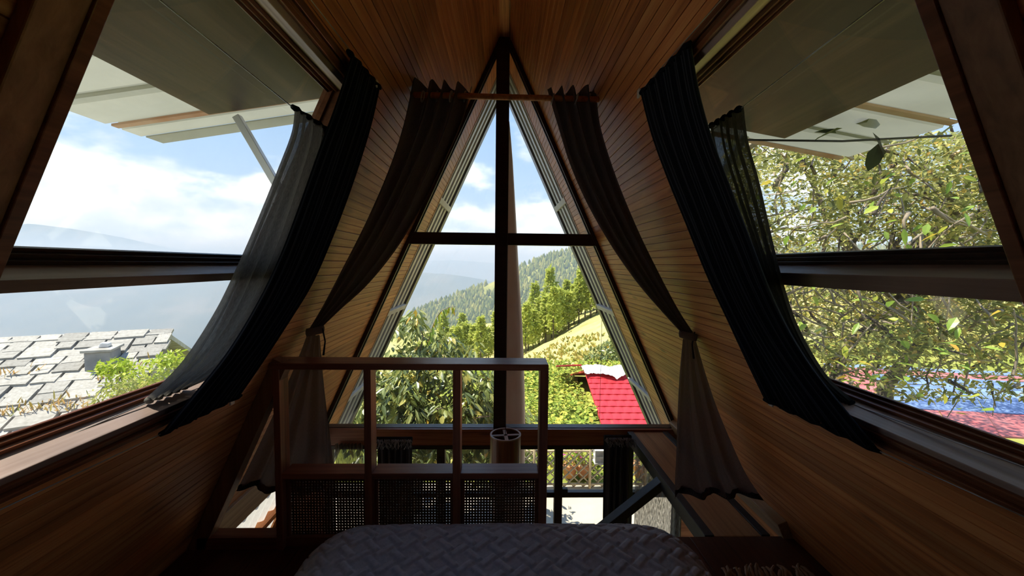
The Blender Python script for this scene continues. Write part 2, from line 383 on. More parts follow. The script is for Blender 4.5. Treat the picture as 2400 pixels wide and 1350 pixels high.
M['ground'] = ground_mat('garden_ground', (0.13, 0.17, 0.035), (0.26, 0.28, 0.06), (0.42, 0.36, 0.12), 0.35)
M['hill_green'] = ground_mat('forest_floor', (0.17, 0.19, 0.05), (0.29, 0.29, 0.08), (0.52, 0.45, 0.15), 0.012)
M['hill_far'] = ground_mat('far_slopes', (0.07, 0.085, 0.05), (0.12, 0.125, 0.07), (0.26, 0.22, 0.15), 0.004)

# ------------------------------------------------------------------ mesh helpers
class MB:
    def __init__(s): s.v = []; s.f = []
    def box(s, a, b):
        (x0, y0, z0), (x1, y1, z1) = a, b
        i = len(s.v)
        s.v += [(x0,y0,z0),(x1,y0,z0),(x1,y1,z0),(x0,y1,z0),(x0,y0,z1),(x1,y0,z1),(x1,y1,z1),(x0,y1,z1)]
        s.f += [(i,i+3,i+2,i+1),(i+4,i+5,i+6,i+7),(i,i+1,i+5,i+4),(i+1,i+2,i+6,i+5),(i+2,i+3,i+7,i+6),(i+3,i,i+4,i+7)]
        return s
    def hexa(s, pts):
        """8 points: bottom ring 0-3, top ring 4-7"""
        i = len(s.v); s.v += [tuple(p) for p in pts]
        s.f += [(i,i+3,i+2,i+1),(i+4,i+5,i+6,i+7),(i,i+1,i+5,i+4),(i+1,i+2,i+6,i+5),(i+2,i+3,i+7,i+6),(i+3,i,i+4,i+7)]
        return s
    def prism(s, poly, ext):
        """polygon (list of 3D points) pushed along ext"""
        i = len(s.v); n = len(poly); e = Vector(ext)
        s.v += [tuple(p) for p in poly] + [tuple(Vector(p)+e) for p in poly]
        s.f.append(tuple(range(i+n-1, i-1, -1))); s.f.append(tuple(range(i+n, i+2*n)))
        for k in range(n):
            s.f.append((i+k, i+(k+1) % n, i+n+(k+1) % n, i+n+k))
        return s
    def slope_box(s, side, v0, v1, y0, y1, n0, n1):
        P = lambda v, y, n: SL(side, v, y, n)
        s.hexa([P(v0,y0,n0),P(v1,y0,n0),P(v1,y1,n0),P(v0,y1,n0),P(v0,y0,n1),P(v1,y0,n1),P(v1,y1,n1),P(v0,y1,n1)])
        return s
    def beam(s, a, b, w, h, up=(0, 0, 1)):
        a = Vector(a); b = Vector(b); d = (b-a).normalized(); u = Vector(up)
        if abs(d.dot(u)) > 0.98: u = Vector((0, 1, 0))
        r = d.cross(u).normalized()*(w/2); u = r.cross(d).normalized()*(h/2)
        s.hexa([a-r-u, a+r-u, b+r-u, b-r-u, a-r+u, a+r+u, b+r+u, b-r+u]); return s
    def tube(s, pts, rad, seg=8, caps=True):
        pts = [Vector(p) for p in pts]; n = len(pts)
        rads = rad if isinstance(rad, (list, tuple)) else [rad]*n
        base = len(s.v); prev = None
        for k, p in enumerate(pts):
            d = (pts[min(k+1, n-1)]-pts[max(k-1, 0)]).normalized()
            if prev is None:
                r = d.orthogonal().normalized()
            else:
                r = (prev-d*prev.dot(d))
                r = r.normalized() if r.length > 1e-6 else d.orthogonal().normalized()
            prev = r; q = d.cross(r)
            for j in range(seg):
                a = 2*math.pi*j/seg
                s.v.append(tuple(p+(r*math.cos(a)+q*math.sin(a))*rads[k]))
        for k in range(n-1):
            for j in range(seg):
                a = base+k*seg+j; b = base+k*seg+(j+1) % seg
                s.f.append((a, b, b+seg, a+seg))
        if caps:
            s.f.append(tuple(base+j for j in range(seg-1, -1, -1)))
            s.f.append(tuple(base+(n-1)*seg+j for j in range(seg)))
        return s
    def build(s, name, mat, parent=None, bevel=0.0, smooth=False):
        me = bpy.data.meshes.new(name); me.from_pydata(s.v, [], s.f); me.update()
        o = mesh_obj(name, me, mat, parent)
        bm = bmesh.new(); bm.from_mesh(me); bmesh.ops.recalc_face_normals(bm, faces=bm.faces); bm.to_mesh(me); bm.free()
        if bevel > 0:
            md = o.modifiers.new('bevel', 'BEVEL'); md.width = bevel; md.segments = 2; md.limit_method = 'ANGLE'
            md.harden_normals = False
        if smooth:
            for p in me.polygons: p.use_smooth = True
        return o

def mesh_obj(name, me, mat, parent=None):
    o = bpy.data.objects.new(name, me); COL.objects.link(o)
    if mat is not None:
        for mm in (mat if isinstance(mat, (list, tuple)) else [mat]): me.materials.append(mm)
    if parent is not None: o.parent = parent
    return o

def arr_mesh(name, V, Fc, uv=None, tint=None, smooth=False):
    """mesh from numpy arrays: V (n,3), Fc (m,k)"""
    V = np.ascontiguousarray(V, dtype=np.float32); Fc = np.ascontiguousarray(Fc, dtype=np.int32)
    me = bpy.data.meshes.new(name)
    m, k = Fc.shape
    me.vertices.add(len(V)); me.vertices.foreach_set('co', V.ravel())
    me.loops.add(m*k); me.loops.foreach_set('vertex_index', Fc.ravel())
    me.polygons.add(m)
    me.polygons.foreach_set('loop_start', np.arange(0, m*k, k, dtype=np.int32))
    me.polygons.foreach_set('use_smooth', np.full(m, bool(smooth)))
    me.update(calc_edges=True)
    if uv is not None:
        l = me.uv_layers.new(name='UVMap'); l.data.foreach_set('uv', np.ascontiguousarray(uv[Fc.ravel()], dtype=np.float32).ravel())
    if tint is not None:
        a = me.attributes.new('tint', 'FLOAT', 'POINT'); a.data.foreach_set('value', np.ascontiguousarray(tint, dtype=np.float32))
    me.validate(); return me

def grid_faces(nu, nv):
    i = np.arange(nu-1)[:, None]*nv + np.arange(nv-1)[None, :]
    i = i.ravel()
    return np.stack([i, i+1, i+nv+1, i+nv], 1)

def empty(name, loc=(0, 0, 0)):
    o = bpy.data.objects.new(name, None); COL.objects.link(o); o.location = loc
    o.empty_display_size = 0.1; return o
def tag(o, label, cat, group=None, kind=None):
    o['label'] = label; o['category'] = cat
    if group: o['group'] = group
    if kind: o['kind'] = kind
    return o
def copy_tree(o, parent=None):
    c = o.copy(); COL.objects.link(c); c.parent = parent
    for ch in o.children: copy_tree(ch, c)
    return c
def vnoise(x, y, seed=0):
    """cheap smooth value noise, numpy"""
    def h(i, j):
        n = (i*374761393 + j*668265263 + seed*1442695041) & 0xffffffff
        n = ((n ^ (n >> 13))*1274126177) & 0xffffffff
        return ((n ^ (n >> 16)) & 0xffff)/65535.0
    x = np.asarray(x, float); y = np.asarray(y, float)
    xi = np.floor(x).astype(np.int64); yi = np.floor(y).astype(np.int64)
    fx = x-xi; fy = y-yi; fx = fx*fx*(3-2*fx); fy = fy*fy*(3-2*fy)
    return (h(xi, yi)*(1-fx)+h(xi+1, yi)*fx)*(1-fy)+(h(xi, yi+1)*(1-fx)+h(xi+1, yi+1)*fx)*fy
def fbm(x, y, o=5, seed=0):
    t = 0; a = 0.5; f = 1.0
    for k in range(o):
        t = t+a*(vnoise(np.asarray(x)*f, np.asarray(y)*f, seed+k)-0.5); a *= 0.5; f *= 2.03
    return t

# ================================================================== THE ROOM
YB = -1.6            # back of the loft
YRAIL = 1.95         # edge of the loft
YE = 3.80            # end of the boarded soffit
YM = 4.62            # end of the sheet roof
LOWZ = -2.42         # floor of the storey below
V_END = v_of(LOWZ)
V_FL = v_of(0.0)
# window openings in the slopes: (y0, y1, v_head, v_sill)
v_head = v_of(PS(793, 190, -1).z)
v_sill = v_of(PS(128, 1060, -1).z)
WIN = {-1: (0.700, 1.565, v_head, v_sill), 1: (0.640, 1.515, v_head+0.02, v_sill-0.03)}
LOWIN = {-1: (2.02, 3.20, v_of(-0.20), v_of(-1.15)), 1: (2.25, 3.20, v_of(-0.55), v_of(-1.6))}

PW = 0.082           # board width
def plank_mesh(y0, y1, w, side):
    """beaded board: runs along Y, local origin on the slope at its upper edge"""
    g = 0.0034; c = w*0.5; q = 0.0015
    prof = [(0.0, 0.014), (0.0, 0.009), (g, 0.009), (g, 0.0008), (g+0.0012, 0.0), (c-q-0.0008, 0.0), (c-q, 0.0006), (c-q, 0.006), (c+q, 0.006), (c+q, 0.0006), (c+q+0.0008, 0.0), (w-0.0012, 0.0), (w, 0.0008), (w, 0.014)]
    b = MB(); n = len(prof)
    for y in (y0, y1):
        for v, nn in prof:
            b.v.append((side*(SA*v+CA*nn), y, -CA*v+SA*nn))
    for k in range(n):
        k2 = (k+1) % n
        b.f.append((k, k2, n+k2, n+k))
    b.f.append(tuple(range(n))); b.f.append(tuple(range(2*n-1, n-1, -1)))
    me = bpy.data.meshes.new('plank'); me.from_pydata(b.v, [], b.f); me.update()
    bm = bmesh.new(); bm.from_mesh(me); bmesh.ops.recalc_face_normals(bm, faces=bm.faces); bm.to_mesh(me); bm.free()
    me.materials.append(M['plank']); return me

def build_slope(side):
    name = 'wall_left' if side < 0 else 'wall_right'
    y0w, y1w, vh, vs = WIN[side]; a0, a1, b0, b1 = LOWIN[side]
    sh = MB()
    n0, n1 = 0.016, 0.055
    # sheathing behind the boards with the openings left out
    y0w, y1w, vh, vs = y0w-0.026, y1w+0.026, vh-0.024, vs+0.024
    b0, b1, a0, a1 = b0-0.01, b1+0.01, a0-0.01, a1+0.01
    sh.slope_box(side, 0.0, vh, YB, YE, n0, n1)
    sh.slope_box(side, vh, vs, YB, y0w, n0, n1)
    sh.slope_box(side, vh, vs, y1w, YE, n0, n1)
    sh.slope_box(side, vs, b0, YB, YE, n0, n1)
    sh.slope_box(side, b0, b1, YB, a0, n0, n1)
    sh.slope_box(side, b0, b1, a1, YE, n0, n1)
    sh.slope_box(side, b1, V_END, YB, YE, n0, n1)
    wall = sh.build(name, M['plank'])
    tag(wall, 'sloping pine-boarded wall on the %s of the loft, around the tilted side window' % ('left' if side < 0 else 'right'), 'wall', kind='structure')
    y0w, y1w, vh, vs = WIN[side]; a0, a1, b0, b1 = LOWIN[side]
    cache = {}
    v = 0.03
    while v < V_END-0.02:
        w = min(PW, V_END-v)
        spans = [(YB, YE)] if v+w*0.5 < V_FL+0.05 else [(YRAIL+0.02, YE)]
        for (c0, c1, d0, d1) in ((y0w, y1w, vh, vs), (a0, a1, b0, b1)):
            if v+w > d0+0.002 and v < d1-0.002:
                ns = []
                for s0, s1 in spans:
                    if c0 > s0+0.02: ns.append((s0, min(c0, s1)))
                    if c1 < s1-0.02: ns.append((max(c1, s0), s1))
                spans = ns
        for s0, s1 in spans:
            # a board that straddles the head or the sill is trimmed by moving it behind the casing
            key = (round(s0, 3), round(s1, 3), round(w, 4))
            if key not in cache: cache[key] = plank_mesh(s0, s1, w, side)
            p = SL(side, v, 0.0)
            o = bpy.data.objects.new('plank', cache[key]); COL.objects.link(o); o.location = p; o.parent = wall
        v += PW
    return wall
wallL = build_slope(-1); wallR = build_slope(1)

# ridge board under the apex
b = MB(); zb = ZR-0.085
b.hexa([(-0.042, YB, zb), (0.042, YB, zb), (0.042, YE, zb), (-0.042, YE, zb), (-0.012, YB, ZR-0.02), (0.012, YB, ZR-0.02), (0.012, YE, ZR-0.02), (-0.012, YE, ZR-0.02)])
o = b.build('trim_1', M['plank']); tag(o, 'pine ridge board running along the apex of the ceiling', 'ridge board', kind='structure')

# back wall behind the camera
b = MB(); b.prism([(0, YB-0.04, ZR+0.05), (-S*(ZR+0.1)-0.1, YB-0.04, -0.1), (S*(ZR+0.1)+0.1, YB-0.04, -0.1)], (0, 0.04, 0))
wb = b.build('wall_back', M['plank']); tag(wb, 'triangular pine wall behind the camera', 'wall', kind='structure')

# loft floor
b = MB().box((-1.56, YB, -0.14), (1.56, YRAIL-0.012, -0.022))
fl = b.build('floor', M['floor']); tag(fl, 'dark red-brown boarded floor of the sleeping loft', 'floor', kind='structure')
nb = 17; bw = 3.03/nb
me0 = None
for k in range(nb):
    if me0 is None:
        ob = MB().box((0, YB+0.01, -0.022), (bw-0.002, YRAIL, 0.0)).build('floor_board', M['floor'], fl, bevel=0.0015); me0 = ob
        ob.location.x = -1.515
    else:
        ob = me0.copy(); COL.objects.link(ob); ob.location.x = -1.515+bw*k
# storey below
b = MB().box((-3.0, YB, LOWZ-0.12), (3.0, 4.6, LOWZ))
o = b.build('floor.001', M['concrete']); tag(o, 'pale concrete floor of the storey below the loft', 'floor', kind='structure')
b = MB().box((-2.2, YB-0.04, LOWZ), (2.2, YB, -0.14)); o = b.build('wall_back.001', M['plank']); tag(o, 'rear wall of the storey below the loft', 'wall', kind='structure')

# ------------------------------------------------------------------ side windows
def build_side_window(side, idx):
    y0, y1, vh, vs = WIN[side]
    nG = 0.085         # depth of the reveal
    nm = 'left' if side < 0 else 'right'
    root = empty('window_%d' % idx, SL(side, vs, y0)); base = root.location.copy()
    lab = 'tilted %s side window with a horizontal glazing bar, overlooking %s' % (nm, 'the slate roof and valley' if side < 0 else 'the leafy tree')
    tag(root, lab, 'window', kind='structure')
    def add(mb, name, mat, bevel=0.002, **k):
        mb.v = [tuple(Vector(p)-base) for p in mb.v]
        return mb.build(name, mat, root, bevel=bevel, **k)
    # sill, head and jamb linings (reveal)
    add(MB().slope_box(side, vs, vs+0.022, y0-0.01, y1+0.01, -0.012, nG+0.02), 'window_sill', M['sill'])
    add(MB().slope_box(side, vh-0.022, vh, y0-0.01, y1+0.01, -0.006, nG+0.02), 'window_head', M['sill'])
    add(MB().slope_box(side, vh-0.02, vs+0.02, y0-0.024, y0, -0.006, nG+0.02), 'jamb', M['casing'])
    add(MB().slope_box(side, vh-0.02, vs+0.02, y1, y1+0.024, -0.006, nG+0.02), 'jamb', M['casing'])
    # stepped glazing beads around the glass, two steps each
    for k, (t, n) in enumerate(((0.012, nG-0.030), (0.022, nG-0.016), (0.030, nG-0.006))):
        add(MB().slope_box(side, vs-t, vs, y0, y1, n, nG), 'glazing_bead', M['casing'], 0.001)
        add(MB().slope_box(side, vh, vh+t, y0, y1, n, nG), 'glazing_bead', M['casing'], 0.001)
    for ya, yb in ((y0, y0+0.012), (y1-0.012, y1)):
        add(MB().slope_box(side, vh, vs, ya, yb, nG-0.02, nG), 'glazing_bead', M['casing'], 0.001)
    # glazing bar: deep shelf-like bar at eye height
    p_in_top = PS(60, 654, -1).z if side < 0 else PS(2320, 652, 1).z
    p_in_bot = PS(32, 685, -1).z if side < 0 else PS(2325, 702, 1).z
    va, vb = v_of(p_in_top), v_of(p_in_bot)
    add(MB().slope_box(side, va, vb, y0, y1, -0.004, nG+0.01), 'glazing_bar', M['bar'])
    for t, n in ((0.010, nG-0.026), (0.020, nG-0.014), (0.028, nG-0.004)):
        add(MB().slope_box(side, va-t, va, y0, y1, n, nG+0.006), 'glazing_bead', M['frame'], 0.001)
    add(MB().slope_box(side, vb, vb+0.016, y0, y1, nG-0.02, nG+0.004), 'glazing_bead', M['frame'], 0.001)
    # panes
    for a, c in ((vh+0.004, va-0.01), (vb+0.004, vs-0.004)):
        add(MB().slope_box(side, a, c, y0+0.003, y1-0.003, nG-0.002, nG+0.002), 'pane', M['glass_dusty'], 0)
    # moulded casing on the wall face
    for t0, t1, n in ((0.0, 0.016, -0.020), (0.016, 0.030, -0.013), (0.030, 0.046, -0.022), (0.046, 0.058, -0.012)):
        add(MB().slope_box(side, vs+0.020+t0, vs+0.020+t1, y0-0.05, y1+0.06, n, 0.002), 'casing', M['casing'], 0.003)
        add(MB().slope_box(side, vh-0.020-t1, vh-0.020-t0, y0-0.05, y1+0.06, n, 0.002), 'casing', M['casing'], 0.003)
    add(MB().slope_box(side, vh-0.08, vs+0.08, y1+0.024, y1+0.075, -0.016, 0.002), 'casing', M['casing'], 0.003)
    # wide rafter board beside the window, nearest the camera
    add(MB().slope_box(side, vh-0.5, V_FL, y0-0.088, y0-0.022, -0.022, 0.002), 'rafter_board', M['rafter'], 0.003)
    add(MB().slope_box(side, vh-0.5, V_FL, y0-0.024, y0, -0.028, 0.002), 'rafter_board', M['casing'], 0.002)
    return root
winL = build_side_window(-1, 2); winR = build_side_window(1, 3)

# ------------------------------------------------------------------ front gable window
zt1, zt0 = PY(1060, 545, D).z, PY(1060, 573, D).z
zb1, zb0 = PY(1178, 1001, D).z, PY(1178, 1039, D).z
xm = -0.012; mw = 0.053
gw = empty('window_1', (xm, D, zb0)); tag(gw, 'tall triangular gable window with a dark cross of mullion and transom', 'window', kind='structure')
def addg(mb, name, mat, bevel=0.003, parent=None):
    bs = gw.location
    mb.v = [tuple(Vector(p)-bs) for p in mb.v]
    return mb.build(name, mat, parent or gw, bevel=bevel)
xw = lambda z: S*(ZR-z)
addg(MB().hexa([(xm-mw, D-0.03, zb0), (xm+mw, D-0.03, zb0), (xm+mw, D+0.06, zb0), (xm-mw, D+0.06, zb0), (xm-mw, D-0.03, ZR-0.09), (xm+mw, D-0.03, ZR-0.09), (xm+mw, D+0.06, ZR-0.09), (xm-mw, D+0.06, ZR-0.09)]), 'mullion', M['frame'])
for sg in (-1, 1):
    addg(MB().hexa([(xm+sg*mw, D-0.02, zt0), (sg*xw(zt0), D-0.02, zt0), (sg*xw(zt0), D+0.05, zt0), (xm+sg*mw, D+0.05, zt0), (xm+sg*mw, D-0.02, zt1), (sg*xw(zt1), D-0.02, zt1), (sg*xw(zt1), D+0.05, zt1), (xm+sg*mw, D+0.05, zt1)]), 'transom', M['frame'])
    addg(MB().slope_box(sg, 0.12, v_of(zb0), D-0.025, D+0.055, -0.030, 0.004), 'sloping_frame', M['frame'])
    # panes
    z_top = ZR-(mw+0.03)/S
    addg(MB().prism([(sg*(mw)+xm, D+0.01, zt1-0.005), (sg*(xw(zt1)-0.01), D+0.01, zt1-0.005), (sg*mw+xm, D+0.01, z_top+0.04)], (0, 0.005, 0)), 'pane', M['glass'], 0)
    addg(MB().prism([(sg*(mw)+xm, D+0.01, zb1-0.01), (sg*(xw(zb1)-0.01), D+0.01, zb1-0.01), (sg*(xw(zt0)-0.01), D+0.01, zt0+0.005), (sg*mw+xm, D+0.01, zt0+0.005)], (0, 0.005, 0)), 'pane', M['glass'], 0)
    # thin glazing beads along the slopes
    addg(MB().slope_box(sg, 0.16, v_of(zb1), D+0.016, D+0.034, -0.038, -0.029), 'glazing_bead', M['frame'], 0.001)
wz = xw(zb0)
addg(MB().box((-wz, D-0.05, zb0), (wz, D+0.07, zb1)), 'bottom_rail', M['rail'])
addg(MB().box((-xw(zb1), D-0.02, zb1-0.022), (xw(zb1), D+0.06, zb1+0.004)), 'glazing_bead', M['frame'], 0.002)
addg(MB().box((-wz, D-0.055, zb0-0.028), (wz, D+0.03, zb0+0.004)), 'drip_bead', M['frame'], 0.002)

# glazed doors below the loft level
lw = empty('window_4', (0, D, LOWZ)); tag(lw, 'row of dark-framed glazed doors beneath the gable window', 'window', kind='structure')
def addl(mb, name, mat, bevel=0.002):
    mb.v = [tuple(Vector(p)-lw.location) for p in mb.v]
    return mb.build(name, mat, lw, bevel=bevel)
zt = zb0-0.02
posts = [PY(px, 1100, D).x for px in (770, 902, 1034, 1172, 1309, 1446, 1590)]
zr1 = PY(1200, 1154, D).z; zr0 = PY(1200, 1164, D).z
for x in posts:
    addl(MB().box((x-0.034, D-0.02, LOWZ), (x+0.034, D+0.04, zt)), 'door_stile', M['frame'])
for xa, xb in zip(posts[:-1], posts[1:]):
    addl(MB().box((xa+0.03, D-0.012, zr0-0.004), (xb-0.03, D+0.035, zr1+0.004)), 'door_rail', M['frame'])
    addl(MB().box((xa+0.03, D-0.012, LOWZ), (xb-0.03, D+0.035, LOWZ+0.12)), 'door_rail', M['frame'])
    addl(MB().box((xa+0.03, D+0.008, LOWZ+0.1), (xb-0.03, D+0.013, zt)), 'pane', M['glass_dusty'], 0)
for x in (posts[2]-0.006, posts[4]-0.006):
    addl(MB().box((x-0.008, D-0.032, zt-0.22), (x+0.008, D-0.02, zt-0.09)), 'hinge', M['steel'])
addl(MB().box((posts[4]+0.03, D-0.05, zr1+0.0), (posts[4]+0.075, D-0.015, zr1+0.055)), 'latch', M['steel'])
# gable cladding at the sides of the doors
for sg, xa in ((-1, posts[0]-0.034), (1, posts[-1]+0.034)):
    zz = zb0
    b = MB().prism([(xa, D, zz), (sg*xw(zz), D, zz), (sg*xw(LOWZ), D, LOWZ), (xa, D, LOWZ)], (0, 0.03, 0))
    o = addl(b, 'side_panel', M['rail'], 0)

# ------------------------------------------------------------------ roof beyond the gable
def build_overhang(side):
    root = empty('roof_overhang', SL(side, 0, YE, 0.07)); base = root.location.copy()
    nm = 'left' if side < 0 else 'right'
    tag(root, 'ribbed grey sheet roof overhang seen through the %s half of the gable window' % nm, 'roof', kind='structure')
    def add(mb, name, mat, bevel=0.0):
        mb.v = [tuple(Vector(p)-base) for p in mb.v]; return mb.build(name, mat, root, bevel=bevel)
    sh = MB(); y0w, y1w, vh, vs = WIN[side]; a0, a1, b0, b1 = LOWIN[side]
    y0w -= 0.03; y1w += 0.03; vh -= 0.03; vs += 0.05
    for v0, v1, ya, yb in ((0.0, vh, YB, YM), (vh, vs, YB, y0w), (vh, vs, y1w, YM), (vs, b0, YB, YM), (b0, b1, YB, a0), (b0, b1, a1, YM), (b1, V_END, YB, YM)):
        sh.slope_box(side, v0, v1, ya, yb, 0.105, 0.112)
    add(sh, 'sheet', M['roof_metal'])
    add(MB().slope_box(side, 0.0, V_END, YE+0.02, YM, 0.058, 0.064), 'eave_sheet', M['roof_metal'])
    y = YE+0.05
    while y < YM-0.16:
        add(MB().slope_box(side, 0.05, V_END, y, y+0.085, 0.024, 0.060), 'rib', M['roof_metal'], 0.008)
        y += 0.175
    add(MB().slope_box(side, 0.0, V_END, YM-0.13, YM, 0.006, 0.118), 'verge_flashing', M['edge_metal'], 0.004)
    add(MB().slope_box(side, 0.0, V_END, YE-0.004, YE+0.02, -0.004, 0.06), 'soffit_edge', M['pale'], 0.002)
    for z in (PY(1035 if side < 0 else 1330, 470, 3.85).z, PY(925 if side < 0 else 1440, 735, 3.85).z, PY(820 if side < 0 else 1520, 935, 3.85).z):
        v = v_of(z)
        add(MB().slope_box(side, v-0.028, v+0.028, YE+0.02, YM-0.10, -0.004, 0.026), 'purlin', M['purlin'], 0.004)
    return root
build_overhang(-1); build_overhang(1)
b = MB()
b.prism([(0, YB, ZR+0.16), (-0.16, YB, ZR-0.12), (-0.13, YB, ZR-0.12), (0, YB, ZR+0.12), (0.13, YB, ZR-0.12), (0.16, YB, ZR-0.12)], (0, YM-YB, 0))
o = b.build('ridge_cap', M['edge_metal']); tag(o, 'dark metal ridge cap along the top of the roof', 'ridge cap', kind='structure')

# pale board along the foot of the right slope and step in the left corner
b = MB().slope_box(1, V_FL-0.105, V_FL+0.0, YRAIL-0.02, D-0.03, -0.05, 0.0)
o = b.build('trim_2', M['pale'], bevel=0.003); tag(o, 'pale skirting board along the foot of the right slope beside the steel walkway', 'skirting board', kind='structure')
b = MB().slope_box(-1, V_FL-0.06, V_FL+0.18, YRAIL+0.03, D-0.03, -0.02, 0.0)
o = b.build('trim_3', M['pale'], bevel=0.003); tag(o, 'pale board on the left slope just behind the railing', 'skirting board', kind='structure')

# window of the storey below on the left, with a white sheer
y0, y1, va, vb = LOWIN[-1]
w5 = empty('window_5', SL(-1, vb, y0)); tag(w5, 'low tilted window under the loft on the left with orange wooden sill', 'window', kind='structure')
def add5(mb, name, mat, bevel=0.002):
    mb.v = [tuple(Vector(p)-w5.location) for p in mb.v]; return mb.build(name, mat, w5, bevel=bevel)
add5(MB().slope_box(-1, va-0.05, va, y0-0.02, y1+0.03, -0.02, 0.09), 'window_head', M['pale'])
add5(MB().slope_box(-1, va+0.36, va+0.44, y0, y1, -0.03, 0.09), 'glazing_bar', M['plank'])
add5(MB().slope_box(-1, vb-0.03, vb+0.03, y0-0.02, y1+0.03, -0.02, 0.09), 'window_sill', M['plank'])
add5(MB().slope_box(-1, va, vb, y0, y1, 0.08, 0.084), 'pane', M['glass_dusty'], 0)
y0, y1, va, vb = LOWIN[1]
w6 = empty('window_6', SL(1, vb, y0)); tag(w6, 'low tilted window under the loft behind the steel walkway', 'window', kind='structure')
mb = MB().slope_box(1, va, vb, y0, y1, 0.06, 0.064); mb.v = [tuple(Vector(p)-w6.location) for p in mb.v]; mb.build('pane', M['glass_dusty'], w6)
mb = MB().slope_box(1, va-0.05, va, y0-0.02, y1+0.02, -0.02, 0.07); mb.v = [tuple(Vector(p)-w6.location) for p in mb.v]; mb.build('window_head', M['casing'], w6)

# ================================================================== RAILING
def build_railing():
    yn = 1.865; yf = yn+0.085
    z_top = PY(960, 853, yn).z; z_rb = PY(960, 868, yn).z
    zm1 = PY(960, 1111.5, yn).z; zm0 = PY(960, 1125, yn).z
    xl = PY(637.5, 868, yn).x; xr = PY(1286, 868, yn).x
    root = empty('railing', ((xl+xr)/2, yn+0.04, 0)); base = root.location.copy()
    tag(root, 'open wooden loft railing with cane panels behind the foot of the bed', 'railing')
    def add(mb, name, mat, bevel=0.002, parent=None):
        mb.v = [tuple(Vector(p)-base) for p in mb.v]; return mb.build(name, mat, parent or root, bevel=bevel)
    add(MB().box((xl-0.02, yn, z_rb), (xr, yn+0.135, z_top)), 'top_rail', M['rail'], 0.003)
    fr = [(637.5, 653), (851, 868), (1061, 1079), (1266, 1286)]
    xs = []
    for a, c in fr:
        xa = PY(a, 900, yn).x; xb = PY(c, 900, yn).x; xs.append((xa, xb))
        add(MB().box((xa, yn+0.004, 0.0), (xb, yf, z_rb)), 'post', M['railv'])
    for (a0, a1), (b0, b1) in zip(xs[:-1], xs[1:]):
        add(MB().box((a1, yn+0.006, zm0), (b0, yn+0.105, zm1)), 'middle_rail', M['rail'])
        add(MB().box((a1, yn+0.03, 0.0), (b0, yf, 0.045)), 'bottom_rail', M['rail'])
        # cane panel
        zc0, zc1 = 0.045, zm0; x0, x1 = a1+0.012, b0-0.004; yc = yn+0.055
        add(MB().box((x0-0.012, yc-0.012, zc0), (x0+0.006, yc+0.012, zc1)), 'cane_frame', M['railv'])
        add(MB().box((x1-0.010, yc-0.012, zc0), (x1+0.004, yc+0.012, zc1)), 'cane_frame', M['railv'])
        st = 0.0145; wdt = 0.0046; mb = MB()
        nx = int((x1-x0)/st); nz = int((zc1-zc0)/st)
        for k in range(nx+1):
            x = x0+k*st; mb.box((x-wdt, yc-0.001, zc0), (x+wdt, yc+0.001, zc1))
        for k in range(nz+1):
            z = zc0+k*st; mb.box((x0, yc+0.001, z-wdt), (x1, yc+0.003, z+wdt))
        # diagonal strands that round the holes off
        for sgn in (-1, 1):
            span = zc1-zc0
            k = -int(span/st)-1
            while x0+k*st < x1+span:
                xs0 = x0+(k+0.5)*st
                t0 = 0.0; t1 = span
                if sgn > 0:
                    t0 = max(t0, x0-xs0); t1 = min(t1, x1-xs0)
                else:
                    t0 = max(t0, xs0-x1); t1 = min(t1, xs0-x0)
                if t1-t0 > 0.01:
                    mb.beam((xs0+sgn*t0, yc+0.004, zc0+t0), (xs0+sgn*t1, yc+0.004, zc0+t1), 0.002, 0.0036, up=(0, 1, 0)) if False else mb.beam((xs0+sgn*t0, yc+0.004, zc0+t0), (xs0+sgn*t1, yc+0.004, zc0+t1), 0.0036, 0.001, up=(0, 1, 0))
                k += 1
        c = add(mb, 'cane_panel', M['cane'], 0); c['kind'] = 'stuff'
    # leaning end post against the left slope and its sill
    v1 = v_of(z_top+0.02)
    add(MB().slope_box(-1, v1, V_FL, yn+0.01, yn+0.075, -0.075, -0.002), 'leaning_post', M['rafter'])
    add(MB().box((-xw(0.0)+0.05, yn+0.01, 0.0), (xl, yf, 0.06)), 'bottom_rail', M['rail'])
    return root
build_railing()

# ================================================================== BED
def build_bed():
    root = empty('bed', (0.02, 0.8, 0)); base = root.location.copy()
    tag(root, 'low bed with thick mattress standing before the loft railing', 'bed')
    def add(mb, name, mat, bevel):
        mb.v = [tuple(Vector(p)-base) for p in mb.v]; return mb.build(name, mat, root, bevel=bevel)
    add(MB().box((-0.66, -0.15, 0.03), (0.70, 1.66, 0.245)), 'mattress', M['mattress'], 0.07)
    add(MB().box((-0.68, -0.17, 0.0), (0.72, 1.68, 0.05)), 'bed_base', M['rail'], 0.006)
build_bed()

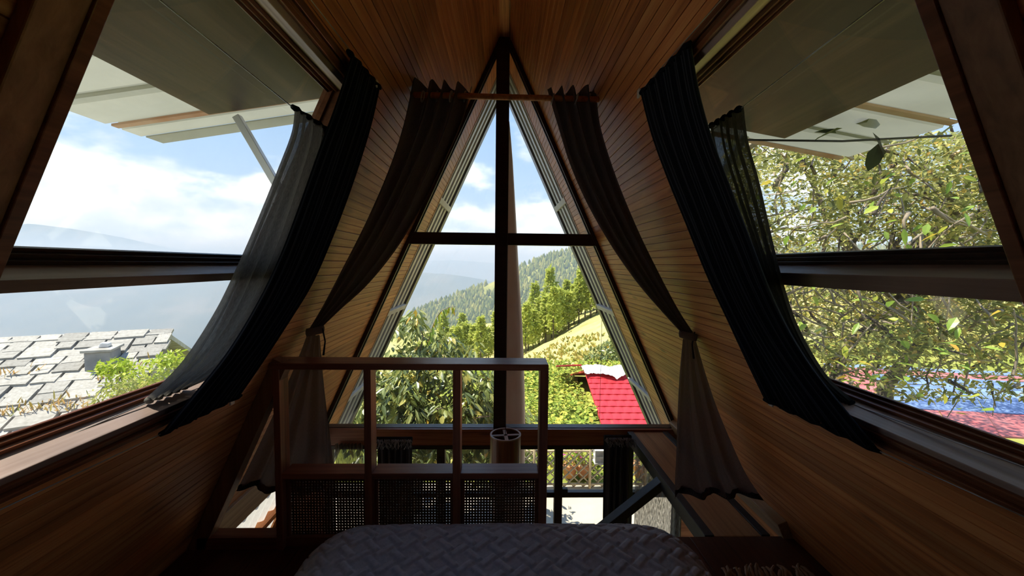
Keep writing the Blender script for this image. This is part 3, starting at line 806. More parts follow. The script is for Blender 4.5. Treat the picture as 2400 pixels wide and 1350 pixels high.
def build_quilt():
    st = 0.0044
    p = np.arange(-1.02, 1.04, st); q = np.arange(-0.40, 2.10, st)
    P, Q = np.meshgrid(p, q, indexing='ij')
    # embossed basket weave, rotated 45 degrees: long bars in two directions round waffled squares
    c = 0.040
    u = (P+Q)/math.sqrt(2)/c+0.02*np.sin(Q*9); v = (P-Q)/math.sqrt(2)/c
    iu = np.floor(u).astype(int); iv = np.floor(v).astype(int)
    fu = u-iu; fv = v-iv
    k = np.mod(iu-2*iv, 5)
    # bar along u covers k=0,1 ; bar along v covers k=4 (lower) and k=2 (upper)
    along = np.select([k == 0, k == 1, k == 4, k == 2], [fu, fu+1, fv, fv+1], 0.0)/2.0
    cross = np.select([k == 0, k == 1, k == 4, k == 2], [fv, fv, fu, fu], 0.0)
    sm = lambda t: np.clip(t, 0, 1)**2*(3-2*np.clip(t, 0, 1))
    bar = sm((0.74-np.abs(2*cross-1))/0.30)*sm((1.0-np.abs(2*along-1))/0.13)
    bar = np.where(k == 3, 0, bar)
    waf = 0.0030*np.abs(np.sin(u*math.pi*4.0)*np.sin(v*math.pi*4.0))**0.6
    wr = 0.0016*fbm(P*40, Q*40, 2, 15)
    h = bar*(0.0085+wr)+(1-bar)*waf
    # crumples
    cr = fbm(P*2.2, Q*2.2, 4, 3)*0.022 + np.abs(fbm(P*7, Q*3.5, 3, 9))*0.012
    x0, x1, yl = -0.56, 0.60, 1.50
    cx = (x0+x1)/2; hw = (x1-x0)/2
    ex = np.clip(np.abs(P-cx)-hw, 0, None)*np.sign(P-cx); ey = np.clip(Q-yl, 0, None)
    e = np.hypot(ex, ey)+1e-9
    r = 0.23; rz = 0.15
    ang = np.minimum(e/r, math.pi/2)
    out = r*np.sin(ang); drop = rz*(1-np.cos(ang))+np.clip(e-r*math.pi/2, 0, None)
    ux, uy = ex/e, ey/e
    X = np.clip(P, x0, x1)+ux*(out+h*np.sin(ang)*1.0); Y = np.clip(Q, None, yl)+uy*(out+h*np.sin(ang))
    dome = 0.022*(1-((P-cx)/0.9)**2)
    Z = 0.290+dome*0.6-drop+cr*(1-0.6*np.sin(ang))+h*np.cos(ang)
    # hem ripples where the cloth hangs
    hang = np.clip(e-r*math.pi/2, 0, 0.1)*10
    rip = 0.012*np.sin((P+Q)*26)*hang
    X += ux*rip; Y += uy*rip
    Z = np.maximum(Z, 0.012)
    Y = np.minimum(Y, 1.845)
    V = np.stack([X.ravel(), Y.ravel(), Z.ravel()], 1)
    keep_floor = V[:, 2] > -1
    me = arr_mesh('quilt', V, grid_faces(len(p), len(q)), smooth=True)
    o = mesh_obj('quilt', me, M['quilt'])
    tag(o, 'blue-grey quilted bedspread with embossed basket weave covering the bed', 'quilt')
build_quilt()

# ================================================================== CURTAINS
def interp_edge(pts, n):
    pts = np.array(pts, float)
    seg = np.r_[0, np.cumsum(np.hypot(*np.diff(pts, axis=0).T))]; seg /= seg[-1]
    t = np.linspace(0, 1, n)
    # Catmull-Rom through the points
    out = np.zeros((n, 2))
    for i, tt in enumerate(t):
        k = min(np.searchsorted(seg, tt, side='right')-1, len(pts)-2)
        a = (tt-seg[k])/(seg[k+1]-seg[k]+1e-9)
        p0 = pts[max(k-1, 0)]; p1 = pts[k]; p2 = pts[k+1]; p3 = pts[min(k+2, len(pts)-1)]
        out[i] = 0.5*((2*p1)+(-p0+p2)*a+(2*p0-5*p1+4*p2-p3)*a*a+(-p0+3*p1-3*p2+p3)*a**3)
    return out

def drape(name, EL, ER, place, normal, mat, nu=90, nv=60, folds=7, amp=0.02, ampf=None, phase=0.0, parent=None, width=1.2, edge_wave=0.0, seed=0, wave_mix=0.35):
    """cloth between two edges (given as outlines), place(px,py,v)->world point; folds pushed along normal"""
    L = interp_edge(EL, nv); R = interp_edge(ER, nv)
    V = []; UV = []
    for i in range(nu):
        u = i/(nu-1)
        for j in range(nv):
            v = j/(nv-1)
            uu = u+0.018*math.sin(v*5+u*9+seed)
            uu = min(1, max(0, uu)) if 0 < i < nu-1 else u
            q = L[j]*(1-uu)+R[j]*uu
            p = place(q[0], q[1], v, u)
            a = amp*(ampf(v) if ampf else 1.0)
            ph = 2*math.pi*folds*u+phase+0.9*math.sin(v*3.1+seed)*wave_mix
            w = math.sin(ph)+0.35*math.sin(2.3*ph+1.3+seed+v*2)*wave_mix*2
            p = p+normal*(a*w)
            V.append(p); UV.append((u*width, v*2.0))
    me = arr_mesh(name, np.array([tuple(p) for p in V]), grid_faces(nu, nv), uv=np.array(UV), smooth=True)
    return mesh_obj(name, me, mat, parent)

def slope_place(side, off_edge, sag):
    def f(px, py, v, u):
        off = off_edge-sag*math.sin(math.pi*min(1, max(0, v)))
        return PS(px, py, side, off)
    return f
nL = Vector((CA, 0, -SA)); nR = Vector((-CA, 0, -SA))

def reorigin(o, p):
    """move an object's origin to p, keeping its shape in place"""
    p = Vector(p); o.data.transform(Matrix.Translation(-p)); o.location = p

# heavy black striped curtains over the side windows
cL = drape('curtain', [(822,128),(786,240),(742,360),(700,480),(655,600),(600,715),(530,830),(455,925),(378,1018)],
           [(890,206),(868,300),(830,420),(786,540),(735,660),(685,745),(630,830),(590,890),(563,928)],
           slope_place(-1, -0.040, 0.10), nL, M['black_cloth'], nu=110, folds=8, amp=0.009, width=1.3, seed=1)
tag(cL, 'heavy black striped curtain slung along the left slope beside the window', 'curtain')
cR = drape('curtain', [(1505,214),(1530,310),(1565,410),(1608,520),(1655,640),(1700,740),(1745,835),(1795,938)],
           [(1614,104),(1632,215),(1662,325),(1705,440),(1752,560),(1805,690),(1862,800),(1935,905),(2062,1058)],
           slope_place(1, -0.040, 0.10), nR, M['black_cloth'], nu=110, folds=8, amp=0.009, width=1.3, seed=4)
tag(cR, 'heavy black striped curtain slung along the right slope beside the window', 'curtain')
# thin burlap curtains on the inner wires, in the window reveals
cl2 = drape('curtain', [(690,254),(683,310),(652,395),(605,515),(556,630),(505,735),(430,850),(346,936)],
            [(795,318),(790,360),(770,440),(740,540),(700,650),(640,760),(560,850),(440,905)],
            slope_place(-1, 0.035, 0.058), nL, M['grey_sheer'], nu=80, folds=6, amp=0.011, width=0.9, seed=2)
tag(cl2, 'thin grey burlap curtain hanging close to the left side window pane', 'curtain')
cr2 = drape('curtain', [(1668,292),(1680,360),(1712,455),(1752,560),(1800,680),(1860,795),(1920,890),(1975,935)],
            [(1736,254),(1746,330),(1772,425),(1798,535),(1826,650),(1866,770),(1930,880),(1996,944)],
            slope_place(1, 0.035, 0.058), nR, M['dark_sheer'], nu=60, folds=4, amp=0.010, width=0.6, seed=5)
tag(cr2, 'thin dark burlap curtain hanging close to the right side window pane', 'curtain')
# gathered headers where the wires thread through
def header(curtain, pa, pb, side, off, r, mat, n=14):
    mb = MB(); a = PS(*pa, side, off); c = PS(*pb, side, off)
    pts = [a.lerp(c, k/n) for k in range(n+1)]
    mb.tube(pts, [r*(0.8+0.35*math.sin(k*2.1)) for k in range(n+1)], 8)
    mb.v = [tuple(Vector(p)-curtain.location) for p in mb.v]
    return mb.build('gathered_header', mat, curtain, smooth=True)
header(cl2, (686,250), (797,322), -1, 0.035, 0.010, M['black_cloth'])
header(cl2, (344,940), (440,903), -1, 0.035, 0.012, M['grey_sheer'])
header(cr2, (1664,296), (1738,252), 1, 0.035, 0.010, M['black_cloth'])
header(cr2, (1960,930), (2000,948), 1, 0.035, 0.012, M['black_cloth'])
header(cL, (816,120), (892,208), -1, -0.040, 0.010, M['black_cloth'])
header(cL, (376,1018), (566,926), -1, -0.040, 0.010, M['black_cloth'])
header(cR, (1502,218), (1618,98), 1, -0.040, 0.010, M['black_cloth'])
header(cR, (1792,936), (2064,1060), 1, -0.040, 0.010, M['black_cloth'])

# wires the side curtains run on
def wire(pa, pb, side, off, label, clip=None):
    a = PS(*pa, side, off); c = PS(*pb, side, off)
    d = (c-a); k = (clip[0]-a.y)/d.y if clip else 0; a2 = a+d*k if clip else a
    k2 = (clip[1]-a.y)/d.y if clip else 1; c2 = a+d*k2
    # keep the wire parallel to the slope
    root = empty('curtain_wire', a2); tag(root, label, 'wire')
    MB().tube([Vector((0, 0, 0)), c2-a2], 0.0017, 6).build('cord', M['wire'], root, smooth=True)
    for e, s in ((Vector((0, 0, 0)), -1), (c2-a2, 1)):
        MB().box((-0.004, -0.012, -0.016), (0.004, 0.012, 0.016)).build('bracket', M['plastic'], root, bevel=0.002).location = e
    return root
wire((729,0), (890,207), -1, -0.040, 'wire above the left window carrying the black curtain', (0.55, 1.63))
wire((378,1017), (565,929), -1, -0.040, 'wire below the left window holding the black curtain hem', (0.60, 1.60))
wire((375,0), (690,255), -1, 0.035, 'wire across the top of the left window carrying the grey burlap curtain', (0.71, 1.555))
wire((71,1060), (350,942), -1, 0.035, 'wire just above the left window sill holding the burlap hem', (0.71, 1.555))
wire((1690,0), (1497,219), 1, -0.040, 'wire above the right window carrying the black curtain', (0.55, 1.57))
wire((1795,937), (2060,1057), 1, -0.040, 'wire below the right window holding the black curtain hem', (0.58, 1.53))
wire((2070,0), (1735,255), 1, 0.035, 'wire across the top of the right window carrying the dark burlap curtain', (0.65, 1.505))
wire((2000,948), (2400,1095), 1, 0.035, 'wire just above the right window sill holding the burlap hem', (0.65, 1.505))

# brown voile curtains dividing the loft from the gable
YC = 2.10
def plane_place(y, tilt=0.0):
    def f(px, py, v, u):
        return PY(px, py, y+tilt*(u-0.5))
    return f
nF = Vector((0, -1, 0))
rod = MB().tube([PY(962, 222, YC-0.03), PY(1404, 233, YC-0.03)], 0.0145, 12).build('curtain_rod', M['plank'], smooth=True)
reorigin(rod, PY(1178, 231, YC-0.03))
tag(rod, 'thin wooden curtain rod spanning the gable between the slopes', 'curtain rod')

def front_curtain(side):
    if side < 0:
        EL = [(974,192),(952,290),(915,400),(862,520),(800,640),(760,715),(728,768)]
        ER = [(1106,206),(1084,285),(1040,385),(988,490),(930,585),(865,665),(800,725),(752,770)]
        tie = [(724,762),(756,770),(752,786),(722,782)]
        LL = [(722,784),(705,830),(676,900),(640,980),(602,1060),(560,1146)]
        LR = [(752,786),(757,840),(764,910),(774,990),(785,1080),(797,1158)]
        lab = 'brown voile curtain tied back at the left of the gable, hanging behind the railing'
    else:
        EL = [(1281,216),(1306,300),(1335,390),(1375,480),(1430,575),(1490,660),(1550,730),(1598,782)]
        ER = [(1394,206),(1404,300),(1440,415),(1490,535),(1542,640),(1588,725),(1624,780)]
        tie = [(1596,776),(1628,778),(1628,794),(1598,796)]
        LL = [(1599,795),(1591,870),(1585,960),(1581,1050),(1578,1110),(1577,1162)]
        LR = [(1628,794),(1650,870),(1676,950),(1708,1030),(1742,1105),(1782,1166)]
        lab = 'brown voile curtain tied back at the right of the gable, over the steel walkway'
    root = empty('curtain', PY(*( (735,775) if side < 0 else (1612,785) ), YC)); tag(root, lab, 'curtain')
    base = root.location.copy()
    def fin(o):
        o.data.transform(Matrix.Translation(-base)); o.parent = root; return o
    fin(drape('upper_drape', EL, ER, plane_place(YC), nF, M['brown_heavy'], nu=150, nv=70, folds=4.0, amp=0.055, ampf=lambda v: 1.0-0.75*v, width=1.2, seed=6+side, phase=0.6, wave_mix=0.22))
    mb = MB(); ca, cb = (PY(*tie[0], YC)+PY(*tie[3], YC))/2, (PY(*tie[1], YC)+PY(*tie[2], YC))/2
    cm = (ca+cb)/2; hw_ = (cb-ca).length/2+0.008
    nr_ = 18
    for zz, k in ((0.020, 0.97), (0.008, 1.05), (-0.008, 1.05), (-0.020, 0.97)):
        mb.v += [(cm.x+hw_*k*math.cos(2*math.pi*j/nr_), cm.y+0.045*k*math.sin(2*math.pi*j/nr_), cm.z+zz+0.02*math.cos(2*math.pi*j/nr_)*side*-0.4) for j in range(nr_)]
    for a_ in range(3):
        for j in range(nr_): mb.f.append((a_*nr_+j, a_*nr_+(j+1) % nr_, (a_+1)*nr_+(j+1) % nr_, (a_+1)*nr_+j))
    fin(mb.build('tie_back', M['brown_cloth'], smooth=True))
    mb = MB().tube([PY(*tie[1], YC-0.03), PY(tie[1][0]+side*-6, tie[1][1]+30, YC-0.03), PY(tie[1][0]+side*-2, tie[1][1]+62, YC-0.02)], [0.004, 0.004, 0.006], 6)
    fin(mb.build('tie_tail', M['fringe_cloth'], smooth=True))
    fin(drape('lower_drape', LL, LR, plane_place(YC), nF, M['brown_cloth'], nu=120, nv=50, folds=3.0, amp=0.030, ampf=lambda v: 0.35+0.65*v, width=1.2, seed=11+side, phase=2.0))
    # hem band
    e0 = interp_edge(LL, 50)[-4:]; e1 = interp_edge(LR, 50)[-4:]
    fin(drape('hem', [tuple(e0[0]), tuple(e0[-1])], [tuple(e1[0]), tuple(e1[-1])], plane_place(YC-0.004), nF, M['fringe_cloth'], nu=120, nv=4, folds=3.0, amp=0.030, width=1.2, seed=11+side, phase=2.0))
    # grommets along the header
    for k in range(4):
        t = (k+0.5)/4
        a = Vector(EL[0]).lerp(Vector(ER[0]), t); c = PY(a.x, 229+side*3, YC-0.03+(0.03 if k % 2 else -0.03))
        mb = MB(); ring = [c+Vector((0.006*math.sin(x), 0.024*math.cos(x), 0.024*math.sin(x))) for x in np.linspace(0, 2*math.pi, 15)]
        mb.tube(ring, 0.004, 6, caps=False); fin(mb.build('grommet', M['wire'], smooth=True))
    return root
front_curtain(-1); front_curtain(1)

# curtains of the storey below
def low_curtain(pl, pr, ytop, y, mat, label, folds, amp, fringe=True, zbot=LOWZ+0.04, seed=0):
    root = empty('curtain', PY((pl+pr)/2, ytop, y)); base = root.location.copy(); tag(root, label, 'curtain')
    a = PY(pl, ytop, y); c = PY(pr, ytop, y)
    nu, nv = 70, 20; V = []; UV = []
    for i in range(nu):
        u = i/(nu-1)
        for j in range(nv):
            v = j/(nv-1)
            x = a.x+(c.x-a.x)*u+0.008*math.sin(v*4+u*6); z = a.z*(1-v)+zbot*v
            yy = y+amp*math.sin(2*math.pi*folds*u+0.6*math.sin(v*3+seed))
            V.append((x-base.x, yy-base.y, z-base.z)); UV.append((u*0.8, v*1.5))
    me = arr_mesh('drape', np.array(V), grid_faces(nu, nv), uv=np.array(UV), smooth=True); mesh_obj('drape', me, mat, root)
    if fringe:
        mb = MB(); rd = random.Random(seed)
        n = 46
        for k in range(n):
            u = (k+rd.random())/n; x = a.x+(c.x-a.x)*u
            p = Vector((x, y-0.035, a.z-0.002))
            pts = [p, p+Vector((rd.uniform(-.012, .012), -0.012, 0.022)), p+Vector((rd.uniform(-.02, .03), -0.028, 0.012)), p+Vector((rd.uniform(-.02, .035), -0.034, -0.018-rd.random()*0.03))]
            mb.tube([q-base for q in pts], 0.0022, 4)
        o = mb.build('fringe', M['fringe'], root, smooth=True); o['kind'] = 'stuff'
        # folded-over top
        mb = MB().tube([a-base+Vector((0, -0.01, 0)), c-base+Vector((0, -0.01, 0))], 0.026, 10); mb.build('folded_top', mat, root, smooth=True)
    return root
low_curtain(884, 966, 1030, 3.02, M['fringe_cloth'], 'dark fringed curtain on the glazed doors, seen left of centre through the railing', 5, 0.022, seed=3)
low_curtain(1416, 1478, 1026, 3.02, M['fringe_cloth'], 'dark fringed curtain on the glazed doors beside the steel walkway', 4, 0.025, seed=8)
low_curtain(786, 852, 1040, 3.22, M['stripe_sheer'], 'streaked sheer curtain low at the left end of the glazed doors', 7, 0.016, False, seed=5)
low_curtain(1490, 1600, 1040, 3.22, M['stripe_sheer'], 'streaked sheer curtain low at the right end of the glazed doors, under the walkway', 8, 0.016, False, seed=6)
# white sheer over the low left window
y0, y1, va, vb = LOWIN[-1]
nu, nv = 90, 16; V = []; UV = []
for i in range(nu):
    for j in range(nv):
        u = i/(nu-1); v = j/(nv-1)
        n = -0.03+0.018*math.sin(u*2*math.pi*9+0.8*math.sin(v*3))
        V.append(tuple(SL(-1, va+0.01+(vb-va-0.03)*v, y0+(y1-y0)*u, n+0.05))); UV.append((u*1.6, v))
o = mesh_obj('curtain', arr_mesh('curtain', np.array(V), grid_faces(nu, nv), uv=np.array(UV), smooth=True), M['white_sheer'])
tag(o, 'white sheer curtain over the low window under the loft at left', 'curtain')

# ================================================================== PENDANT LAMP
def build_lamp():
    c = PY(1185, 1017, 2.70); r = 0.106; hgt = 0.34
    root = empty('pendant_lamp', (c.x, c.y, c.z-hgt)); base = root.location.copy()
    tag(root, 'cylindrical wood-veneer pendant lamp hanging in front of the gable window', 'lamp')
    n = 40
    def ringpts(rad, z): return [(rad*math.cos(2*math.pi*k/n), rad*math.sin(2*math.pi*k/n), z) for k in range(n)]
    def shell(ro, ri, z0, z1):
        mb = MB(); mb.v = ringpts(ro, z0)+ringpts(ro, z1)+ringpts(ri, z1)+ringpts(ri, z0)
        for k in range(n):
            k2 = (k+1) % n
            for a in range(4):
                b2 = (a+1) % 4; mb.f.append((a*n+k, a*n+k2, b2*n+k2, b2*n+k))
        return mb
    sh = shell(r, r-0.003, 0, hgt-0.008).build('lamp_shade', M['veneer'], root)
    for p in sh.data.polygons: p.use_smooth = False
    shell(r+0.002, r-0.010, hgt-0.008, hgt).build('rim', M['veneer_pale'], root)
    shell(r+0.002, r-0.010, -0.002, 0.008).build('rim', M['veneer_pale'], root)
    for ang in (0.1, 0.1+math.pi/2):
        d = Vector((math.cos(ang), math.sin(ang), 0))*(r-0.006)
        MB().beam(-d+Vector((0, 0, hgt-0.010)), d+Vector((0, 0, hgt-0.010)), 0.024, 0.006).build('cross_bar', M['veneer_pale'], root)
    MB().tube([(0, 0, hgt-0.08), (0, 0, hgt-0.02)], 0.02, 12).build('lamp_holder', M['steel'], root, smooth=True)
    top = ZR-0.085-base.z
    MB().tube([(0, 0, hgt-0.02), (0, 0, top)], 0.0022, 6).build('cord', M['steel'], root, smooth=True)
build_lamp()

# ================================================================== STEEL WALKWAY
def build_walkway():
    root = empty('walkway', (1.24, 2.6, 0)); base = root.location.copy()
    tag(root, 'steel-framed plank walkway from the loft edge to the gable window', 'walkway')
    def add(mb, name, mat, bevel=0.003):
        mb.v = [tuple(Vector(p)-base) for p in mb.v]; return mb.build(name, mat, root, bevel=bevel)
    add(MB().box((1.062, YRAIL+0.005, -0.085), (1.112, D-0.06, 0.004)), 'side_channel', M['steel'])
    add(MB().box((1.362, YRAIL+0.005, -0.085), (1.408, D-0.06, 0.004)), 'side_channel', M['steel'])
    L_ = D-0.06-YRAIL-0.01
    add(MB().box((1.112, YRAIL+0.005, -0.026), (1.362, D-0.06, -0.002)), 'deck_board', M['pale_deck'])
    add(MB().beam((1.085, 2.56, -0.05), (0.52, 2.56, -0.52), 0.055, 0.075, up=(0, 1, 0)), 'brace', M['steel'])
    add(MB().box((0.49, 2.52, LOWZ), (0.56, 2.60, -0.48)), 'support_post', M['steel'])
    add(MB().box((1.06, D-0.10, LOWZ), (1.11, D-0.06, -0.085)), 'support_post', M['steel'])
M['pale_deck'] = wood_mat('deck_plank', (0.30, 0.15, 0.06), (0.44, 0.23, 0.095), (0.54, 0.31, 0.14), 'Y', rough=0.4)
build_walkway()

# ================================================================== RUG on the loft floor
def build_rug():
    a = PZ(1690, 1346, 0.012); c = PZ(1905, 1342, 0.012)
    root = empty('rug', (a.x, a.y-0.4, 0)); base = root.location.copy()
    tag(root, 'tan rug with knotted fringe on the floor right of the bed', 'rug')
    nu, nv = 30, 50; V = []
    for i in range(nu):
        for j in range(nv):
            u = i/(nu-1); v = j/(nv-1)
            x = a.x+(c.x-a.x)*u; y = a.y-0.02-v*1.1
            V.append((x-base.x, y-base.y, 0.008+0.003*math.sin(u*20)*math.sin(v*30)))
    mesh_obj('woven_body', arr_mesh('woven_body', np.array(V), grid_faces(nu, nv), smooth=True), M['fringe_tan'], root)
    mb = MB(); rd = random.Random(2); n = 26
    for k in range(n):
        u = (k+0.5*rd.random())/n; p = Vector((a.x+(c.x-a.x)*u, a.y-0.03, 0.012))
        dx = rd.uniform(-.02, .025); ln = rd.uniform(0.03, 0.065)
        pts = [p, p+Vector((dx*0.4, ln*0.4, 0.010)), p+Vector((dx, ln*0.8, 0.012+rd.random()*0.012)), p+Vector((dx*1.5+rd.uniform(-.01, .01), ln, 0.008+rd.random()*0.02))]
        mb.tube([q-base for q in pts], [0.005, 0.0075, 0.006, 0.004], 5)
    o = mb.build('fringe', M['fringe_tan'], root, smooth=True); o['kind'] = 'stuff'
build_rug()

# ================================================================== CANOPIES outside the side windows
def build_canopy(side):
    nm = 'left' if side < 0 else 'right'
    root = empty('canopy', (side*0.80, 1.0, H+0.62)); base = root.location.copy()
    tag(root, 'plywood-lined sheet canopy over the outside of the %s side window' % nm, 'canopy')
    def add(mb, name, mat, bevel=0.0):
        mb.v = [tuple(Vector(p)-base) for p in mb.v]; return mb.build(name, mat, root, bevel=bevel)
    X0, Z0 = 0.60, H+0.675; sl = -0.165
    def pt(x, y, dz): return (side*x, y, Z0+(x-X0)*sl+dz)
    yn, yf = (0.10, 1.64) if side < 0 else (0.10, 1.76)
    xo = 1.17 if side < 0 else 1.24
    def slab(x0, x1, y0, y1, d0, d1):
        return MB().hexa([pt(x0,y0,d0), pt(x1,y0,d0), pt(x1,y1,d0), pt(x0,y1,d0), pt(x0,y0,d1), pt(x1,y0,d1), pt(x1,y1,d1), pt(x0,y1,d1)])
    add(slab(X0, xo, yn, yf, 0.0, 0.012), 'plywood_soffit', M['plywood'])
    # ribbed sheet laid over it, ribs running outwards
    ys = yn-0.05; ye = yf+0.14; xe = 1.56 if side < 0 else 1.62
    prof = []; y = ys; pitch = 0.235
    while y < ye:
        prof += [(y, 0.016), (min(y+0.165, ye), 0.016), (min(y+0.185, ye), 0.046), (min(y+0.215, ye), 0.046)]
        y += pitch
    prof.append((ye, 0.016))
    mb = MB(); n = len(prof)
    for x in (X0, xe):
        mb.v += [pt(x, yy, dz) for yy, dz in prof]
    mb.f += [(k, k+1, n+k+1, n+k) for k in range(n-1)]
    s = add(mb, 'sheet', M['sheet'])
    # thin battens under the ribs, red-brown and sheet-coloured by turns
    y = ys; k = 0
    while y < ye:
        if side < 0 or k % 2 == 0 or True:
            add(slab(X0+0.02, xe-0.02, y+0.168, min(y+0.198, ye), 0.006, 0.015) if (k % 2 == (0 if side < 0 else 1)) else slab(X0+0.02, xe-0.02, y+0.172, min(y+0.19, ye), 0.010, 0.015), 'batten', M['brown_strip'] if k % 2 == (0 if side < 0 else 1) else M['sheet'])
        y += pitch; k += 1
    # strut back to the wall
    yq = yf+0.03
    a = Vector((side*1.08, yq, pt(1.08, yq, -0.01)[2])); zz = H+0.22
    c = Vector((side*(S*(ZR-zz)+0.10), yq, zz))
    add(MB().beam(a, c, 0.028, 0.028), 'strut', M['roof_metal'], 0.002)
    return root
build_canopy(-1); build_canopy(1)

# ================================================================== OUTSIDE
def G(x): return np.asarray(x, float)
def tan_of(px): return (px-1178.0)/F
def zrel(py, y): return H-(py-620.0)/F*y

# ---- hills: ridges at their true distance, each a slope with a front and a back
def build_hill(name, label, crest, depth, foot_depth, foot_drop, mat, ncol=160, nrow=40, rough=0.03, seed=0, tmin=-2.6, tmax=2.6, power=1.2):
    """crest: list of (px, py) seen from the loft; depth/foot_depth in metres along the view"""
    px = np.array([c[0] for c in crest], float); py = np.array([c[1] for c in crest], float)
    t = np.linspace(tmin, tmax, ncol); cy = np.interp(t*F+1178, px, py)
    V = np.zeros((ncol, nrow, 3))
    k = np.linspace(0, 1.35, nrow)
    dd = depth if np.isscalar(depth) else np.interp(t*F+1178, [d[0] for d in depth], [d[1] for d in depth])
    dd = np.broadcast_to(dd, t.shape)
    for j, kk in enumerate(k):
        yy = foot_depth+(dd-foot_depth)*kk
        zc = H-(cy-620)/F*dd
        zf = H-foot_drop
        a = np.where(kk <= 1, kk**power, 1-(kk-1)*1.2)
        z = zf+(zc-zf)*a
        amp = rough*dd*np.clip(kk*(1.0 if kk < 0.9 else 0.55), 0.0, 1)
        z = z+amp*fbm(t*8+seed, kk*5+seed*1.7, 5, seed)
        V[:, j, 0] = t*yy; V[:, j, 1] = yy; V[:, j, 2] = z
    me = arr_mesh(name, V.reshape(-1, 3), grid_faces(ncol, nrow), smooth=True)
    o = mesh_obj(name, me, mat); tag(o, label, 'hill', kind='structure')
    return V
far = build_hill('far_ridge', 'pale blue mountain ridge on the horizon', [(-1300,600),(-400,575),(0,556),(60,544),(110,537),(200,549),(300,566),(400,588),(480,602),(560,606),(700,611),(950,613),(1060,609),(1160,617),(1300,624),(1500,628),(2600,610),(3600,600)], 5600, 3600, 900, M['hill_far'], ncol=260, rough=0.012, seed=3)
mid = build_hill('mid_ridge', 'blue wooded ridge across the valley', [(-1300,690),(0,646),(300,652),(600,648),(900,640),(1000,638),(1060,642),(1120,652),(1180,664),(1300,690),(1500,720),(3600,760)], 2600, 1100, 620, M['hill_far'], ncol=260, rough=0.014, seed=5, power=0.9)
forest = build_hill('forest_hill', 'wooded green hillside rising to the right beyond the valley', [(-1300,1100),(300,1000),(700,852),(850,790),(940,741),(1000,718),(1060,695),(1110,676),(1160,658),(1230,622),(1280,600),(1340,583),(1450,560),(1600,556),(1800,575),(2300,556),(3600,520)], 640, 210, 150, M['hill_green'], ncol=260, nrow=60, rough=0.022, seed=8, power=1.05)
near = build_hill('meadow_hill', 'dry yellow-green meadow slope below the pines', [(-1300,1400),(500,1250),(900,960),(1000,905),(1080,872),(1150,850),(1220,832),(1270,805),(1330,770),(1400,735),(1470,705),(1600,650),(1800,612),(2300,560),(3600,500)], [(0, 95), (1000, 95), (1400, 85), (1800, 70), (2600, 60)], 22.0, 9.0, M['meadow'], ncol=220, nrow=50, rough=0.03, seed=12, power=1.0)

# ---- ground round the cabin
GX, GY = np.meshgrid(np.linspace(-45, 45, 150), np.linspace(-25, 22.5, 90), indexing='ij')
def ground_h(x, y):
    x = np.asarray(x, float); y = np.asarray(y, float)
    z = np.full(np.broadcast(x, y).shape, -2.46)
    z = z-np.clip(-x-3.2, 0, None)*0.42
    z = z-np.clip(y-7.3, 0, 3)*0.10-np.clip(y-16.0, 0, None)*0.95
    z = z+np.clip(x-5.0, 0, 18)*0.16*np.clip((y+10)/10, 0.3, 1)
    return z
gz = ground_h(GX, GY)+fbm(GX*0.5, GY*0.5, 4, 2)*0.25*np.clip((np.hypot(GX, GY-2)-5)/4, 0, 1)-0.02
o = mesh_obj('ground', arr_mesh('ground', np.stack([GX.ravel(), GY.ravel(), gz.ravel()], 1), grid_faces(*GX.shape), smooth=True), M['ground'])
tag(o, 'grassy ground falling away round the cabin', 'ground', kind='structure')
o = MB().box((-3.2, 3.4, LOWZ-0.14), (4.2, 6.75, LOWZ-0.01)).build('terrace', M['concrete'], bevel=0.01)
tag(o, 'sunlit concrete terrace in front of the glazed doors', 'terrace', kind='structure')

# ---- leaves
def leaf_local(fold=0.25):
    """unit leaf along +X, width 1: 6 verts, 4 quads folded along the midrib"""
    return np.array([(0, 0, 0), (0.30, 0.5, fold*0.5), (0.72, 0.38, fold*0.30), (1, 0, -0.06), (0.72, -0.38, fold*0.30), (0.30, -0.5, fold*0.5), (0.45, 0, 0.0), (0.75, 0, -0.01)])
LEAF_F = np.array([(0, 6, 1), (1, 6, 2), (6, 7, 2), (2, 7, 3), (0, 5, 6), (5, 4, 6), (6, 4, 7), (4, 3, 7)])
def frames(dirs, roll):
    d = dirs/np.linalg.norm(dirs, axis=1, keepdims=True)
    up = np.tile(np.array([0, 0, 1.0]), (len(d), 1)); up[np.abs(d[:, 2]) > 0.97] = (1, 0, 0)
    s = np.cross(up, d); s /= np.linalg.norm(s, axis=1, keepdims=True)
    n = np.cross(d, s)
    c, q = np.cos(roll)[:, None], np.sin(roll)[:, None]
    return d, s*c+n*q, n*c-s*q
def leaf_cloud(name, pos, dirs, length, width, mat, parent=None, fold=0.25, tint=None):
    n = len(pos); d, s, nn = frames(dirs, rng.uniform(-0.9, 0.9, n))
    lf = leaf_local(fold); m = len(lf)
    L_ = length[:, None, None]; W_ = width[:, None, None]
    V = pos[:, None, :]+lf[None, :, 0:1]*L_*d[:, None, :]+lf[None, :, 1:2]*W_*s[:, None, :]+lf[None, :, 2:3]*W_*nn[:, None, :]
    Fc = (np.arange(n)[:, None, None]*m+LEAF_F[None]).reshape(-1, 3)
    t = rng.random(n) if tint is None else tint
    me = arr_mesh(name, V.reshape(-1, 3), Fc, tint=np.repeat(t, m))
    o = mesh_obj(name, me, mat, parent); o['kind'] = 'stuff'
    return o
def one_leaf_mesh(name, mat, fold=0.25, bend=0.12):
    lf = leaf_local(fold).copy(); lf[:, 2] -= bend*lf[:, 0]**2
    me = arr_mesh(name, lf, LEAF_F); me.materials.append(mat); return me
